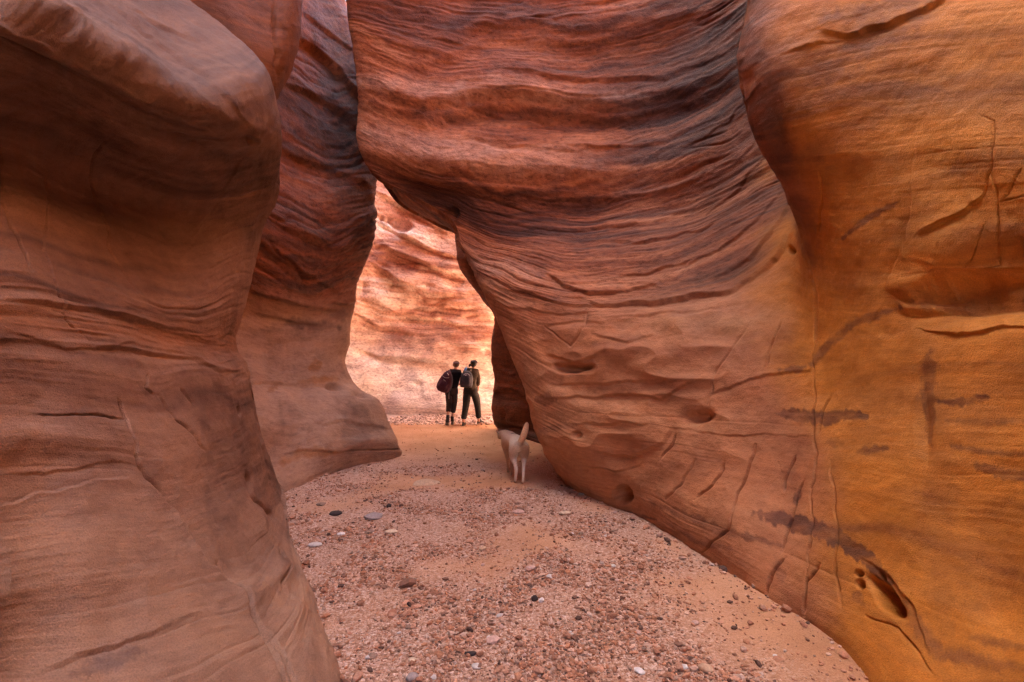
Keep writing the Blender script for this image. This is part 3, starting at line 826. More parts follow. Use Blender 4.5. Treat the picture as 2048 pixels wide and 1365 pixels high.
def B_tint(u, v, P, bed, st, seed):
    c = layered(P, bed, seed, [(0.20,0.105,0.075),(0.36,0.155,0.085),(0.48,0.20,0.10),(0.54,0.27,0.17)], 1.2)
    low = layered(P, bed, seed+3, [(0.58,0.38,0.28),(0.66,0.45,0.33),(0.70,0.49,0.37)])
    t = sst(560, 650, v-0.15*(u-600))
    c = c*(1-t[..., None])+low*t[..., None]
    ora = stain_light_mask(u, v, [([(620,735),(640,728)], 10, 3, 0.7), ([(600,762),(680,758)], 6, 3, 0.7), ([(560,930),(600,905),(680,905)], 9, 5, 0.6), ([(540,780),(560,765)], 6, 4, 0.5)], (u*0, u*0))
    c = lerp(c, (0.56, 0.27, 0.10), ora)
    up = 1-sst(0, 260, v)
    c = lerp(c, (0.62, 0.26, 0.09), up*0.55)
    return lerp(c, (0.15, 0.085, 0.075), st*0.8)
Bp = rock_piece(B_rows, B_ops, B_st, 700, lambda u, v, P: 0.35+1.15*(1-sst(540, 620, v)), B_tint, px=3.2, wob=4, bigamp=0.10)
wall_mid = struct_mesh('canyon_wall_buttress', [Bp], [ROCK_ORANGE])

# ---- far wall across the bend
DC = [(380,13.0),(560,14.6),(680,15.6),(780,16.2),(880,16.0),(980,15.7),(1100,15.4),(1206,14.9),(1250,14.2),(1278,13.3),(1300,12.4),(1320,11.0)]  # last columns: unseen end wall added to bounce sun onto the visible face
D_rows = []
for k, (v0, Yo, b) in enumerate([(100,1.6,5.2),(250,1.3,4.4),(380,0.9,3.7),(480,0.6,3.1),(560,0.45,2.6),(640,0.4,2.1),(700,0.3,1.6),(760,0.15,1.1),(805,0.0,0.7)]):
    row = []
    dip = 0.32*sst(760, 300, np.array(float(v0)))
    for u, Y in DC:
        vv = v0+float(dip)*(u-800) if u < 1150 else v0+float(dip)*350
        Yy = Y+Yo*(1.0 if u < 1150 else 0.25)
        row.append((*at(u, vv, Yy), b))
    D_rows.append(row)
D_rows.append([(*at(u, 735+CAM_H*FPX/Y, Y), 0.2) for u, Y in DC])
D_rows = cap_rows(D_rows, (0, 1), (14.5, 15.5), plateau=14)
D_rows = foot_rows(D_rows, (0, 1))
D_ops = [
 ('b', 800,452,20,14,10,-0.45,1.6), ('b', 775,438,8,6,0,-0.3,2), ('b', 762,434,5,5,0,-0.25,2), ('b', 785,445,6,5,0,-0.2,2),
 ('l', [(735,520),(790,560),(850,590),(910,592)], 26, 26, 0.5), ('l', [(750,490),(800,510),(870,535),(930,560)], 14, 12, 0.4),
 ('l', [(750,440),(800,470),(860,500),(920,520)], 14, 12, 0.35), ('l', [(745,380),(820,420),(900,470)], 12, 12, 0.3),
 ('l', [(720,600),(800,630),(880,640),(950,660)], 14, 16, 0.3), ('l', [(700,690),(760,715),(860,722),(990,745)], 14, 12, 0.25),
 ('l', [(700,625),(760,655),(830,670)], 10, 10, 0.2), ('l', [(900,690),(950,695),(985,700)], 10, 10, 0.25),
 ('b', 836,768,9,3,5,-0.12,2),
 ('l', [(930,775),(960,770),(990,775)], 6, 6, 0.2), ('l', [(930,795),(960,788),(990,792)], 5, 6, 0.15),
]
def D_tint(u, v, P, bed, st, seed):
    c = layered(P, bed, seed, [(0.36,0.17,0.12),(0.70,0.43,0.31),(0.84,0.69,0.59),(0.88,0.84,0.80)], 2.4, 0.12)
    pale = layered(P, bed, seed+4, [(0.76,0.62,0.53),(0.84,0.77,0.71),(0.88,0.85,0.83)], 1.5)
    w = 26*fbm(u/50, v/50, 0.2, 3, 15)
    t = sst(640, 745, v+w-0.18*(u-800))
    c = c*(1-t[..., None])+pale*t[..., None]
    dk = stain_light_mask(u, v, [([(735,520),(790,565),(850,598),(930,590)], 14, 8, 0.6), ([(750,455),(800,485),(860,520),(930,535)], 8, 6, 0.6), ([(700,625),(760,655),(830,668),(900,672)], 9, 6, 0.55), ([(740,390),(820,432),(900,480)], 9, 6, 0.5), ([(710,700),(780,722),(860,730),(990,752)], 6, 4, 0.5), ([(830,745),(866,760),(866,800)], 14, 8, 0.3)], (u*0, u*0))
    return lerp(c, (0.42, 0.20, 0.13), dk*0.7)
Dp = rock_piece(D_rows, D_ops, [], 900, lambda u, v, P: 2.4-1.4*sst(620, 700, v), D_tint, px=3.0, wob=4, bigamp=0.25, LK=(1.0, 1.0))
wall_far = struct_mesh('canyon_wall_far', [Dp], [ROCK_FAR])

#=== FLOOR ===
def floor_z(x, y):
    x = np.asarray(x, dtype=np.float64); y = np.asarray(y, dtype=np.float64)
    z = 0.020*fbm(x*0.7, y*0.7, 0*x, 3, 801)
    z = z+0.05*np.exp(-((y-12.6)/1.3)**2)                # low crest the walkers stand on
    z = z-0.05*np.exp(-((y-9.6)/1.3)**2)
    return z

xs = np.unique(np.concatenate([np.linspace(-30, -4.2, 18), np.arange(-4.2, 3.4, 0.02), np.linspace(3.4, 30, 18)]))
ys = [-30, -20, -12, -8, -5, -3, -1.5, -0.5, 0.2, 0.7]
y = 1.1
while y < 21:
    ys.append(y); y *= 1.0065
ys += [24, 30, 40]
ys = np.array(ys)
X, Yg = np.meshgrid(xs, ys)
Z = floor_z(X, Yg)
near = sst(9.5, 7.0, Yg) if False else 1-sst(7.0, 10.0, Yg)
gmask = sst(-0.25, 0.35, fbm(X*0.9, Yg*0.9, 0*X, 3, 811)+0.25*(1-sst(0.2, 1.6, X)))*near
Z += (0.006+0.010*gmask)*fbm(X*11, Yg*11, 0*X, 3, 812)
Z += 0.02*fbm(X*2.2, Yg*2.2, 0*X, 2, 813)*(0.4+near)
idx = np.arange(X.size).reshape(X.shape)
Fq = np.stack([idx[:-1, :-1], idx[:-1, 1:], idx[1:, 1:], idx[1:, :-1]], -1).reshape(-1, 4)
me = quads_mesh('ground', np.stack([X, Yg, Z], -1).reshape(-1, 3), Fq)
ga = me.attributes.new('grav', 'FLOAT', 'POINT')
farw = sst(12.9, 13.9, Yg)
ga.data.foreach_set('value', gmask.astype(np.float32).ravel())
gb = me.attributes.new('pale', 'FLOAT', 'POINT')
gb.data.foreach_set('value', farw.astype(np.float32).ravel())
m, nt, bs = new_mat('canyon_sand')
N = NT(nt)
pos = N.n('ShaderNodeNewGeometry').outputs['Position']
gv = N.n('ShaderNodeAttribute', attribute_name='grav').outputs['Fac']
pv = N.n('ShaderNodeAttribute', attribute_name='pale').outputs['Fac']
sand = N.ramp(N.noise(pos, 1.3, 6, 0.6), [(0.3, (0.44,0.215,0.11)), (0.5, (0.53,0.275,0.15)), (0.7, (0.60,0.335,0.20))])
vor = N.n('ShaderNodeTexVoronoi'); vor.inputs['Scale'].default_value = 75
N.set(vor.inputs['Vector'], pos)
vcol = N.ramp(N.n('ShaderNodeSeparateColor').outputs[0], [(0, 0.5), (1, 1)])
sep = nt.nodes[-2] if False else None
sc_ = N.n('ShaderNodeSeparateColor'); N.set(sc_.inputs[0], vor.outputs['Color'])
grcol = N.ramp(sc_.outputs[0], [(0.0, (0.20,0.11,0.08)), (0.35, (0.42,0.24,0.17)), (0.7, (0.60,0.38,0.29)), (1.0, (0.75,0.60,0.52))])
c = N.mix('MIX', N.math('MULTIPLY', gv, 0.7), sand, grcol)
c = N.mix('MIX', N.math('MULTIPLY', pv, 0.8), c, N.ramp(N.noise(pos, 6, 6, 0.7), [(0.35, (0.22,0.17,0.15)), (0.5, (0.50,0.42,0.38)), (0.65, (0.60,0.54,0.51))]))
spk = N.noise(pos, 120, 4, 0.7)
c = N.mix('MULTIPLY', 0.9, c, N.ramp(spk, [(0.25, 0.6), (0.5, 1.0), (0.72, 1.25)]))
N.set(bs.inputs['Base Color'], c)
bs.inputs['Roughness'].default_value = 0.95
bs.inputs['Specular IOR Level'].default_value = 0.15
b1 = N.n('ShaderNodeBump'); b1.inputs['Strength'].default_value = 0.8; b1.inputs['Distance'].default_value = 0.012
hs = N.math('ADD', N.math('MULTIPLY', N.math('SUBTRACT', 1.0, vor.outputs['Distance']), N.math('ADD', N.math('MULTIPLY', gv, 0.8), 0.12)), N.math('ADD', N.math('MULTIPLY', spk, 0.5), N.math('MULTIPLY', N.noise(pos, 22, 5, 0.6), 0.9)))
N.set(b1.inputs['Height'], hs)
N.set(bs.inputs['Normal'], b1.outputs[0])
me.materials.append(m)
ground = bpy.data.objects.new('ground', me)
ground['kind'] = 'structure'
COL.objects.link(ground)
#=== END FLOOR ===
def simple_mat(name, col, rough=0.85, nscale=60, var=0.25, bump=0.2, bd=0.004, vcol=None):
    m, nt, bs = new_mat(name)
    N = NT(nt)
    pos = N.n('ShaderNodeTexCoord').outputs['Object']
    base = N.n('ShaderNodeAttribute', attribute_name=vcol).outputs['Color'] if vcol else (*col, 1)
    n = N.noise(pos, nscale, 4, 0.65)
    c = N.mix('MULTIPLY', 1.0, base, N.ramp(n, [(0.25, 1-var), (0.5, 1.0), (0.75, 1+var)]))
    N.set(bs.inputs['Base Color'], c)
    bs.inputs['Roughness'].default_value = rough
    bs.inputs['Specular IOR Level'].default_value = 0.2
    b = N.n('ShaderNodeBump'); b.inputs['Strength'].default_value = bump; b.inputs['Distance'].default_value = bd
    N.set(b.inputs['Height'], n); N.set(bs.inputs['Normal'], b.outputs[0])
    return m

def tag(o, label=None, cat=None, group=None, kind=None):
    for k, v in (('label', label), ('category', cat), ('group', group), ('kind', kind)):
        if v: o[k] = v
    return o

def empty(name, loc, rz=0.0):
    o = bpy.data.objects.new(name, None)
    o.location = loc; o.rotation_euler = (0, 0, rz)
    o.empty_display_size = 0.1
    COL.objects.link(o)
    return o

# ---- gravel: everything too small and too many to count
YL = [(0.5,-.75),(1.2,-.72),(2.37,-.87),(3.0,-1.27),(3.7,-1.71),(4.6,-2.23),(5.43,-2.68),(6.1,-2.95),(7.3,-2.67),(8.6,-2.1),(10,-2.6),(13,-4.5),(16,-6)]
YR = [(0.5,1.2),(1.2,1.3),(1.7,1.6),(2.37,1.86),(2.95,1.87),(3.96,1.64),(5.14,1.28),(5.63,1.03),(6.5,.75),(9,.7),(10.2,.5),(11.5,-.2),(13,2),(16,3)]
def xl(y): return np.interp(y, [a for a, b in YL], [b for a, b in YL])
def xr(y): return np.interp(y, [a for a, b in YR], [b for a, b in YR])
ground_bvh = None
def ground_h(x, y):
    """height of the finished ground sheet (bilinear)"""
    i = np.clip(np.searchsorted(ys, y)-1, 0, len(ys)-2); j = np.clip(np.searchsorted(xs, x)-1, 0, len(xs)-2)
    ty = (y-ys[i])/(ys[i+1]-ys[i]); tx = (x-xs[j])/(xs[j+1]-xs[j])
    return (Z[i, j]*(1-tx)*(1-ty)+Z[i, j+1]*tx*(1-ty)+Z[i+1, j]*(1-tx)*ty+Z[i+1, j+1]*tx*ty)
PAL = np.array([(0.54,0.32,0.22),(0.62,0.41,0.31),(0.42,0.24,0.17),(0.30,0.19,0.15),(0.66,0.52,0.44),(0.50,0.40,0.34),(0.16,0.11,0.095),(0.74,0.65,0.60),(0.55,0.31,0.20)])
PW = np.array([0.20,0.17,0.16,0.10,0.11,0.09,0.05,0.03,0.09])
def scatter(n, y0, y1, rmed, rsig, rmax, mask, pal=PAL, pw=PW):
    y = np.exp(RNG.uniform(np.log(y0), np.log(y1), n*4))
    # even per area: weight by y
    x = RNG.uniform(-1, 1, len(y))*3.4-0.4
    keep = (x > xl(y)-0.05) & (x < xr(y)+0.05) & (RNG.random(len(y)) < mask(x, y))
    x, y = x[keep][:n], y[keep][:n]
    r = np.clip(rmed*np.exp(rsig*RNG.normal(size=len(x))), 0.0025, rmax)
    c = pal[RNG.choice(len(pal), len(x), p=pw/pw.sum())]*RNG.uniform(0.75, 1.2, (len(x), 1))*np.array([0.85, 0.68, 0.58])
    return x, y, r, c
ph = (1+5**0.5)/2
ICO = np.array([(-1,ph,0),(1,ph,0),(-1,-ph,0),(1,-ph,0),(0,-1,ph),(0,1,ph),(0,-1,-ph),(0,1,-ph),(ph,0,-1),(ph,0,1),(-ph,0,-1),(-ph,0,1)])/math.sqrt(1+ph*ph)
ICF = np.array([(0,11,5),(0,5,1),(0,1,7),(0,7,10),(0,10,11),(1,5,9),(5,11,4),(11,10,2),(10,7,6),(7,1,8),(3,9,4),(3,4,2),(3,2,6),(3,6,8),(3,8,9),(4,9,5),(2,4,11),(6,2,10),(8,6,7),(9,8,1)])
def gravel_arrays(x, y, r, c, sink=0.12):
    n = len(x)
    V = ICO[None]*(1+RNG.uniform(-0.28, 0.28, (n, 12, 1)))
    sc = np.stack([RNG.uniform(0.8, 1.6, n), RNG.uniform(0.6, 1.0, n), RNG.uniform(0.32, 0.75, n)], -1)
    V = V*sc[:, None, :]
    a, t = RNG.uniform(0, 2*math.pi, n), RNG.normal(0, 0.22, n)
    ct, st_ = np.cos(t)[:, None], np.sin(t)[:, None]
    vy = V[..., 1]*ct-V[..., 2]*st_; vz = V[..., 1]*st_+V[..., 2]*ct
    ca, sa = np.cos(a)[:, None], np.sin(a)[:, None]
    vx = V[..., 0]*ca-vy*sa; vy = V[..., 0]*sa+vy*ca
    V = np.stack([vx, vy, vz], -1)*r[:, None, None]
    V[..., 0] += x[:, None]; V[..., 1] += y[:, None]
    V[..., 2] += (ground_h(x, y)+r*sc[:, 2]*(1-2*sink))[:, None]
    F = ICF[None]+(np.arange(n)*12)[:, None, None]
    return V.reshape(-1, 3), F.reshape(-1, 3), np.repeat(c, 12, 0)
def patchy(x, y):
    g = fbm(x*0.9, y*0.9, 0*x, 3, 811)+0.25*(1-sst(0.2, 1.6, x))
    fine = sst(-0.35, 0.5, fbm(x*3.1, y*2.4, 0*x, 3, 821))
    side = sst(0.0, 0.35, x-xl(y))*sst(0.0, 0.9, xr(y)-x)
    return np.clip(0.05+sst(-0.25, 0.35, g)*fine*1.1, 0, 1)*(1-sst(6.3, 7.6, y+0.5*x))*(0.25+0.75*side)
parts = []
parts.append(gravel_arrays(*scatter(36000, 1.9, 8.2, 0.0055, 0.45, 0.016, patchy)))
parts.append(gravel_arrays(*scatter(8500, 2.0, 8.0, 0.0105, 0.42, 0.030, patchy)))
def banks(x, y):
    return np.clip(np.exp(-((x-xl(y))/0.12)**2)+np.exp(-((x-xr(y))/0.10)**2), 0, 1)
parts.append(gravel_arrays(*scatter(3600, 2.0, 9.5, 0.010, 0.6, 0.045, banks)))
parts.append(gravel_arrays(*scatter(2500, 2.0, 6.5, 0.005, 0.5, 0.014, lambda x, y: 0.5+0*x)))
parts.append(gravel_arrays(*scatter(900, 7.0, 12.6, 0.010, 0.4, 0.03, lambda x, y: 0.25+0*x)))
parts.append(gravel_arrays(*scatter(2600, 12.7, 15.9, 0.024, 0.45, 0.07, lambda x, y: 0.8+0*x,
    np.array([(0.66,0.60,0.58),(0.45,0.38,0.36),(0.25,0.20,0.19),(0.75,0.70,0.68)]), np.array([3, 2, 1.5, 3.]))))
off = 0; gv_, gf_, gc_ = [], [], []
for a, b, c in parts:
    gv_.append(a); gf_.append(b+off); gc_.append(c); off += len(a)
me = quads_mesh('gravel', np.concatenate(gv_), np.concatenate(gf_))
me.polygons.foreach_set('use_smooth', np.zeros(len(me.polygons), dtype=bool))
a = me.attributes.new('tint', 'FLOAT_COLOR', 'POINT')
gc = np.concatenate(gc_)
a.data.foreach_set('color', np.concatenate([gc, np.ones((len(gc), 1))], 1).astype(np.float32).ravel())
me.materials.append(simple_mat('gravel_stone', None, 0.9, 90, 0.3, 0.3, 0.002, 'tint'))
gravel = bpy.data.objects.new('gravel', me)
tag(gravel, kind='stuff')
COL.objects.link(gravel)

# ---- stones one can single out
def stone_mesh(name, w, d, h, seed, angular, mat):
    rr = random.Random(seed)
    bm = bmesh.new()
    if angular:
        for _ in range(26):
            v = Vector((rr.gauss(0, 1), rr.gauss(0, 1), rr.gauss(0, 1))).normalized()
            k = 0.82+0.18*rr.random()
            bm.verts.new((v.x*w/2*k, v.y*d/2*k, v.z*h/2*k))
        bmesh.ops.convex_hull(bm, input=bm.verts)
        bmesh.ops.delete(bm, geom=[v for v in bm.verts if not v.link_faces], context='VERTS')
        bmesh.ops.bevel(bm, geom=list(bm.edges), offset=min(w, h)*0.035, segments=2, affect='EDGES', profile=0.6)
    else:
        bmesh.ops.create_icosphere(bm, subdivisions=3, radius=0.5)
        P = np.array([v.co[:] for v in bm.verts])
        k = 1+0.16*fbm(P[:, 0]*2.3+seed*3.1, P[:, 1]*2.3, P[:, 2]*2.3, 3, seed)
        for v, q in zip(bm.verts, k):
            v.co = Vector((v.co.x*w*q, v.co.y*d*q, v.co.z*h*q))
    me = bpy.data.meshes.new(name)
    bm.to_mesh(me); bm.free()
    for p in me.polygons: p.use_smooth = not angular
    me.materials.append(mat)
    return me
SM = {}
def smat(key, col):
    if key not in SM: SM[key] = simple_mat('stone_'+key, col, 0.85, 45, 0.3, 0.5, 0.004)
    return SM[key]
S_COL = {'reddish_brown': (0.24,0.115,0.075), 'blackish': (0.055,0.038,0.035), 'grey': (0.36,0.29,0.27), 'pale_grey': (0.56,0.50,0.46), 'cream': (0.62,0.48,0.34),
         'tan': (0.56,0.36,0.23), 'pinkish': (0.56,0.36,0.29), 'white': (0.72,0.66,0.63), 'brown': (0.30,0.19,0.14)}
STONES = [ # u, v(bottom), w px, h px, colour, angular, rot, label
 (813,1180,36,27,'reddish_brown',1,0.4,'reddish brown angular rock, biggest loose stone in the middle of the gravel'),
 (668,1034,26,11,'blackish',0,0.2,'dark oval stone near the left wall foot, beyond the pale oval one'),
 (776,1018,14,11,'blackish',1,0.9,'small dark stone beside the grey flat slab on the gravel'),
 (742,1044,44,16,'grey',1,0.1,'grey flat slab lying half sunk in the gravel at left'),
 (627,1097,25,13,'pale_grey',0,0.1,'pale grey smooth oval pebble close to the left wall foot'),
 (781,1071,24,8,'cream',0,0.0,'cream finger shaped stone lying end to end with a brown one'),
 (737,1071,23,8,'brown',1,0.05,'brown finger shaped stone lying end to end with a cream one'),
 (680,1075,19,7,'white',1,0.2,'whitish flat chip between the pale oval pebble and the brown finger stone'),
 (850,974,58,15,'tan',0,0.0,'broad tan sandstone lump lying at the far edge of the gravel, before the walkers'),
 (1037,1031,24,9,'pinkish',0,0.1,'flat pinkish stone on the gravel nearest to the dog'),
 (1130,1035,28,13,'cream',1,0.3,'cream knobbly stone on bare sand near the foot of the right wall'),
 (965,1103,16,9,'tan',0,0.6,'small tan rounded pebble alone in the middle of the gravel'),
 (1061,1147,26,20,'pinkish',1,0.5,'pinkish rough stone right of the reddish brown rock'),
 (1069,1206,17,17,'blackish',1,0.2,'black angular stone touching a white one in the gravel'),
 (1083,1208,14,13,'white',1,0.8,'white stone touching a black angular one'),
 (741,1323,27,16,'brown',1,-0.2,'brown wedge shaped stone on sand in the near left of the floor'),
 (822,1366,24,20,'grey',0,0.3,'grey rounded stone at the bottom edge of the photo'),
 (940,1316,27,10,'blackish',1,0.05,'black charcoal like stick lying in the near gravel'),
 (952,1341,21,12,'pale_grey',0,-0.4,'pale grey stone just in front of the black stick'),
 (986,1291,32,16,'pinkish',1,0.4,'pinkish grey slab just behind the black stick, right of it'),
 (824,1327,17,9,'cream',0,-0.3,'cream pebble right of the brown wedge stone'),
 (1416,1350,28,22,'tan',0,-0.6,'tan blocky stone in the near right of the gravel'),
 (1281,1352,26,12,'white',1,-0.4,'white flat stone at the near edge, left of the tan blocky one'),
 (1371,1343,20,13,'pale_grey',0,0.2,'pale grey stone touching the left side of the tan blocky one'),
 (1553,1317,12,6,'white',1,0.0,'small white chip lying alone near the right wall'),
 (1392,1233+20,16,12,'pinkish',0,0.3,'pinkish pebble between the small white chip and the middle of the gravel'),
 (1100,1160,20,9,'pale_grey',1,0.2,'light flat stone right of the pinkish rough stone'),
 (640,1035-20,22,8,'brown',1,0.2,'flat brown stone farthest up along the left wall foot'),
]
for i, (u, v, w, h, ck, ang, rz, lab) in enumerate(STONES):
    x, y, _ = fl(u, v)
    for _ in range(3):
        x, y, _ = fl(u, v-2, float(ground_h(np.array([x]), np.array([y]))[0]))
    s = y/FPX
    ww, hh = w*s, h*s
    vs_ = math.atan2(CAM_H, y)
    dd = ww*0.75
    hh = max(0.35*ww, (hh-dd*math.sin(vs_)*0.8)/max(0.3, math.cos(vs_)))
    dd = min(dd, max(0.35*ww, h*s/max(0.12, math.sin(vs_))*0.85))
    me = stone_mesh('stone', ww, dd, hh, 40+i, ang, smat(ck, S_COL[ck]))
    o = bpy.data.objects.new('stone', me)
    o.location = (x, y+dd*0.4, float(ground_h(np.array([x]), np.array([y]))[0])+hh*(0.28 if i != 8 else -0.12))
    o.rotation_euler = (0.0, 0.0, rz)
    COL.objects.link(o)
    tag(o, lab, 'stone')

# smaller loose pebbles, each its own object, shared looks
PK = [('pale_grey','pale grey pebble among the near gravel','pale pebbles in the gravel'),('brown','brown pebble among the near gravel','brown pebbles in the gravel'),
      ('pinkish','pinkish pebble among the near gravel','pinkish pebbles in the gravel'),('blackish','blackish pebble among the near gravel','dark pebbles in the gravel')]
protos = {}
for k, (ck, lab, grp) in enumerate(PK):
    protos[ck] = [stone_mesh('pebble', 1.0, 0.72, 0.42, 90+7*k+int(j*2), j != 2, smat(ck, S_COL[ck])) for j in (1, 1.5, 2, 3)]
px_, py_, pr_, _ = scatter(110, 2.1, 6.6, 0.034, 0.32, 0.07, patchy)
for i in range(len(px_)):
    ck, lab, grp = PK[random.choices([0, 1, 2, 3], [3, 3, 4, 0.5])[0]]
    o = bpy.data.objects.new('pebble', random.choice(protos[ck]))
    r = float(pr_[i]); o.scale = (r, r*random.uniform(0.8, 1.1), r*random.uniform(0.7, 1.1))
    o.location = (float(px_[i]), float(py_[i]), float(ground_h(px_[i:i+1], py_[i:i+1])[0])+r*0.12)
    o.rotation_euler = (random.uniform(-.2, .2), random.uniform(-.2, .2), random.uniform(0, 6.28))
    COL.objects.link(o)
    tag(o, lab, 'pebble', grp)

# ---- figures
def skin_mesh(name, nodes, edges, mat, parent, root, sub=2, smooth=True, grow_r=1.0, extra=None):
    """nodes {key: (x,y,z,rx[,ry])}; grown with the Skin modifier and baked to one mesh"""
    keys = list(nodes)
    nodes = {k: (*n[:3], *[r*grow_r for r in n[3:]]) for k, n in nodes.items()}
    me = bpy.data.meshes.new('t')
    me.from_pydata([nodes[k][:3] for k in keys], [(keys.index(a), keys.index(b)) for a, b in edges], [])
    o = bpy.data.objects.new('t', me)
    COL.objects.link(o)
    o.modifiers.new('s', 'SKIN')
    if not me.skin_vertices: me.skin_vertices.new()
    sd = me.skin_vertices[0].data
    for i, k in enumerate(keys):
        n = nodes[k]
        sd[i].radius = (n[3], n[4] if len(n) > 4 else n[3])
        sd[i].use_root = (k == root)
    ss = o.modifiers.new('u', 'SUBSURF'); ss.levels = sub; ss.render_levels = sub
    bpy.context.view_layer.update()
    dg = bpy.context.evaluated_depsgraph_get()
    m2 = bpy.data.meshes.new_from_object(o.evaluated_get(dg))
    bpy.data.objects.remove(o)
    m2.name = name
    if extra:                       # lofted torso / seat fused into the same garment mesh
        t = blob('t', extra, mat, None)
        bm = bmesh.new(); bm.from_mesh(m2); bm.from_mesh(t.data); bm.to_mesh(m2); bm.free()
        bpy.data.objects.remove(t)
    m2.materials.clear(); m2.materials.append(mat)
    for p in m2.polygons: p.use_smooth = smooth
    r = bpy.data.objects.new(name, m2)
    r.parent = parent
    COL.objects.link(r)
    return r

def chain(*k): return list(zip(k[:-1], k[1:]))

def blob(name, rings, mat, parent, loc=(0, 0, 0), rot=(0, 0, 0), seg=20):
    """closed lofted body: rings of (z, cx, cy, rx, ry, power)"""
    bm = bmesh.new()
    L = []
    for z, cx, cy, rx, ry, pw in rings:
        ring = []
        for i in range(seg):
            a = 2*math.pi*i/seg
            c, s_ = math.cos(a), math.sin(a)
            ring.append(bm.verts.new((cx+rx*math.copysign(abs(c)**pw, c), cy+ry*math.copysign(abs(s_)**pw, s_), z)))
        L.append(ring)
    for a, b in zip(L[:-1], L[1:]):
        for i in range(seg):
            bm.faces.new((a[i], a[(i+1) % seg], b[(i+1) % seg], b[i]))
    bm.faces.new(L[0][::-1]); bm.faces.new(L[-1])
    me = bpy.data.meshes.new(name)
    bm.to_mesh(me); bm.free()
    for p in me.polygons: p.use_smooth = True
    me.materials.append(mat)
    o = bpy.data.objects.new(name, me)
    o.parent = parent; o.location = loc; o.rotation_euler = rot
    COL.objects.link(o)
    return o

def tube(name, pts, r, mat, parent, flat=1.0, seg=8):
    """smooth bent tube or strap along points"""
    P = np.array(pts, dtype=float)
    P = catmull(P[:, None, :], [5]*(len(P)-1))[:, 0]
    bm = bmesh.new(); L = []
    for i in range(len(P)):
        t = Vector(P[min(i+1, len(P)-1)]-P[max(i-1, 0)]).normalized()
        a = t.cross(Vector((0, 1, 0.01))).normalized(); b = t.cross(a).normalized()
        ring = []
        for k in range(seg):
            q = 2*math.pi*k/seg
            ring.append(bm.verts.new(Vector(P[i])+a*math.cos(q)*r+b*math.sin(q)*r*flat))
        L.append(ring)
    for x, y in zip(L[:-1], L[1:]):
        for k in range(seg): bm.faces.new((x[k], x[(k+1) % seg], y[(k+1) % seg], y[k]))
    bm.faces.new(L[0][::-1]); bm.faces.new(L[-1])
    bmesh.ops.recalc_face_normals(bm, faces=bm.faces)
    me = bpy.data.meshes.new(name); bm.to_mesh(me); bm.free()
    for p in me.polygons: p.use_smooth = True
    me.materials.append(mat)
    o = bpy.data.objects.new(name, me); o.parent = parent
    COL.objects.link(o)
    return o

SKIN = simple_mat('skin', (0.50,0.27,0.19), 0.6, 30, 0.08)
def hand_nodes(nd, ed, tag_, wrist, palm, side):
    """palm with five unequal, slightly curled fingers and a thumb leaving its side"""
    W_, Pm = Vector(wrist), Vector(palm)
    d = (Pm-W_).normalized()
    s_ = Vector((0, 1, 0)) if abs(d.y) < 0.8 else Vector((1, 0, 0))
    s_ = (s_-d*s_.dot(d)).normalized()
    n_ = d.cross(s_).normalized()*side
    nd[tag_+'palm'] = (*Pm, 0.020, 0.036)
    ed.append((tag_+'wrist', tag_+'palm'))
    K = Pm+d*0.030
    nd[tag_+'kn'] = (*K, 0.015, 0.034)
    ed.append((tag_+'palm', tag_+'kn'))
    for j, (off, ln) in enumerate([(0.030, 0.070), (0.010, 0.080), (-0.010, 0.074), (-0.030, 0.058)]):
        b = K+s_*off+d*0.020
        p1 = b+d*ln*0.5+n_*0.010; p2 = b+d*ln*0.85+n_*0.032
        for nm, q, r_ in (('a', b, 0.0095), ('b', p1, 0.0085), ('c', p2, 0.007)):
            nd[f'{tag_}f{j}{nm}'] = (*q, r_)
        ed += [(tag_+'kn', f'{tag_}f{j}a'), (f'{tag_}f{j}a', f'{tag_}f{j}b'), (f'{tag_}f{j}b', f'{tag_}f{j}c')]
    t0 = Pm+s_*0.034-d*0.005; t1 = t0+s_*0.018+d*0.030+n_*0.01; t2 = t1+d*0.026+n_*0.012
    nd[tag_+'t0'] = (*t0, 0.012); nd[tag_+'t1'] = (*t1, 0.010); nd[tag_+'t2'] = (*t2, 0.0085)
    ed += [(tag_+'palm', tag_+'t0'), (tag_+'t0', tag_+'t1'), (tag_+'t1', tag_+'t2')]

KP = 0.00177
def figure(u0, c0, v0, J, mats, spec):
    """J: joints given as (cx, cy, y, r): cx, cy measured on the photo's figure, y metres ahead"""
    x, y, _ = fl(u0, v0)
    for _ in range(4):
        g = float(ground_h(np.array([x]), np.array([y]))[0])
        x, y, _ = fl(u0, v0, g)
    root = empty('person', (x, y, g))
    P = {k: ((a[0]-c0)*KP, a[2], (1210-a[1])*KP, *a[3:]) for k, a in J.items()}
    return root, P

def grow(P, keys, dr):
    return {k: (*P[k][:3], *[r+dr for r in P[k][3:]]) for k in keys}

def shoe(parent, heel, toe, mat, sole):
    h, t = Vector(heel), Vector(toe)
    L_ = (t-h).length
    a = math.atan2(t.y-h.y, t.x-h.x)
    o = blob('shoe', [(0.018,0,0,L_*0.50,0.042,0.75),(0.035,0,0,L_*0.51,0.045,0.75),(0.06,-0.005,0,L_*0.46,0.043,0.85),(0.085,-0.035,0,L_*0.32,0.040,0.9),(0.12,-0.06,0,L_*0.19,0.042,1.0),(0.15,-0.065,0,L_*0.18,0.044,1.0)],
             mat, parent, loc=tuple((h+t)/2), rot=(0, -math.atan2(t.z-h.z, Vector((t.x-h.x, t.y-h.y)).length), a))
    s_ = blob('sole', [(0.0,0,0,L_*0.50,0.042,0.75),(0.004,0,0,L_*0.525,0.046,0.75),(0.02,0,0,L_*0.525,0.046,0.75),(0.024,0,0,L_*0.50,0.043,0.75)], sole, o)
    return o

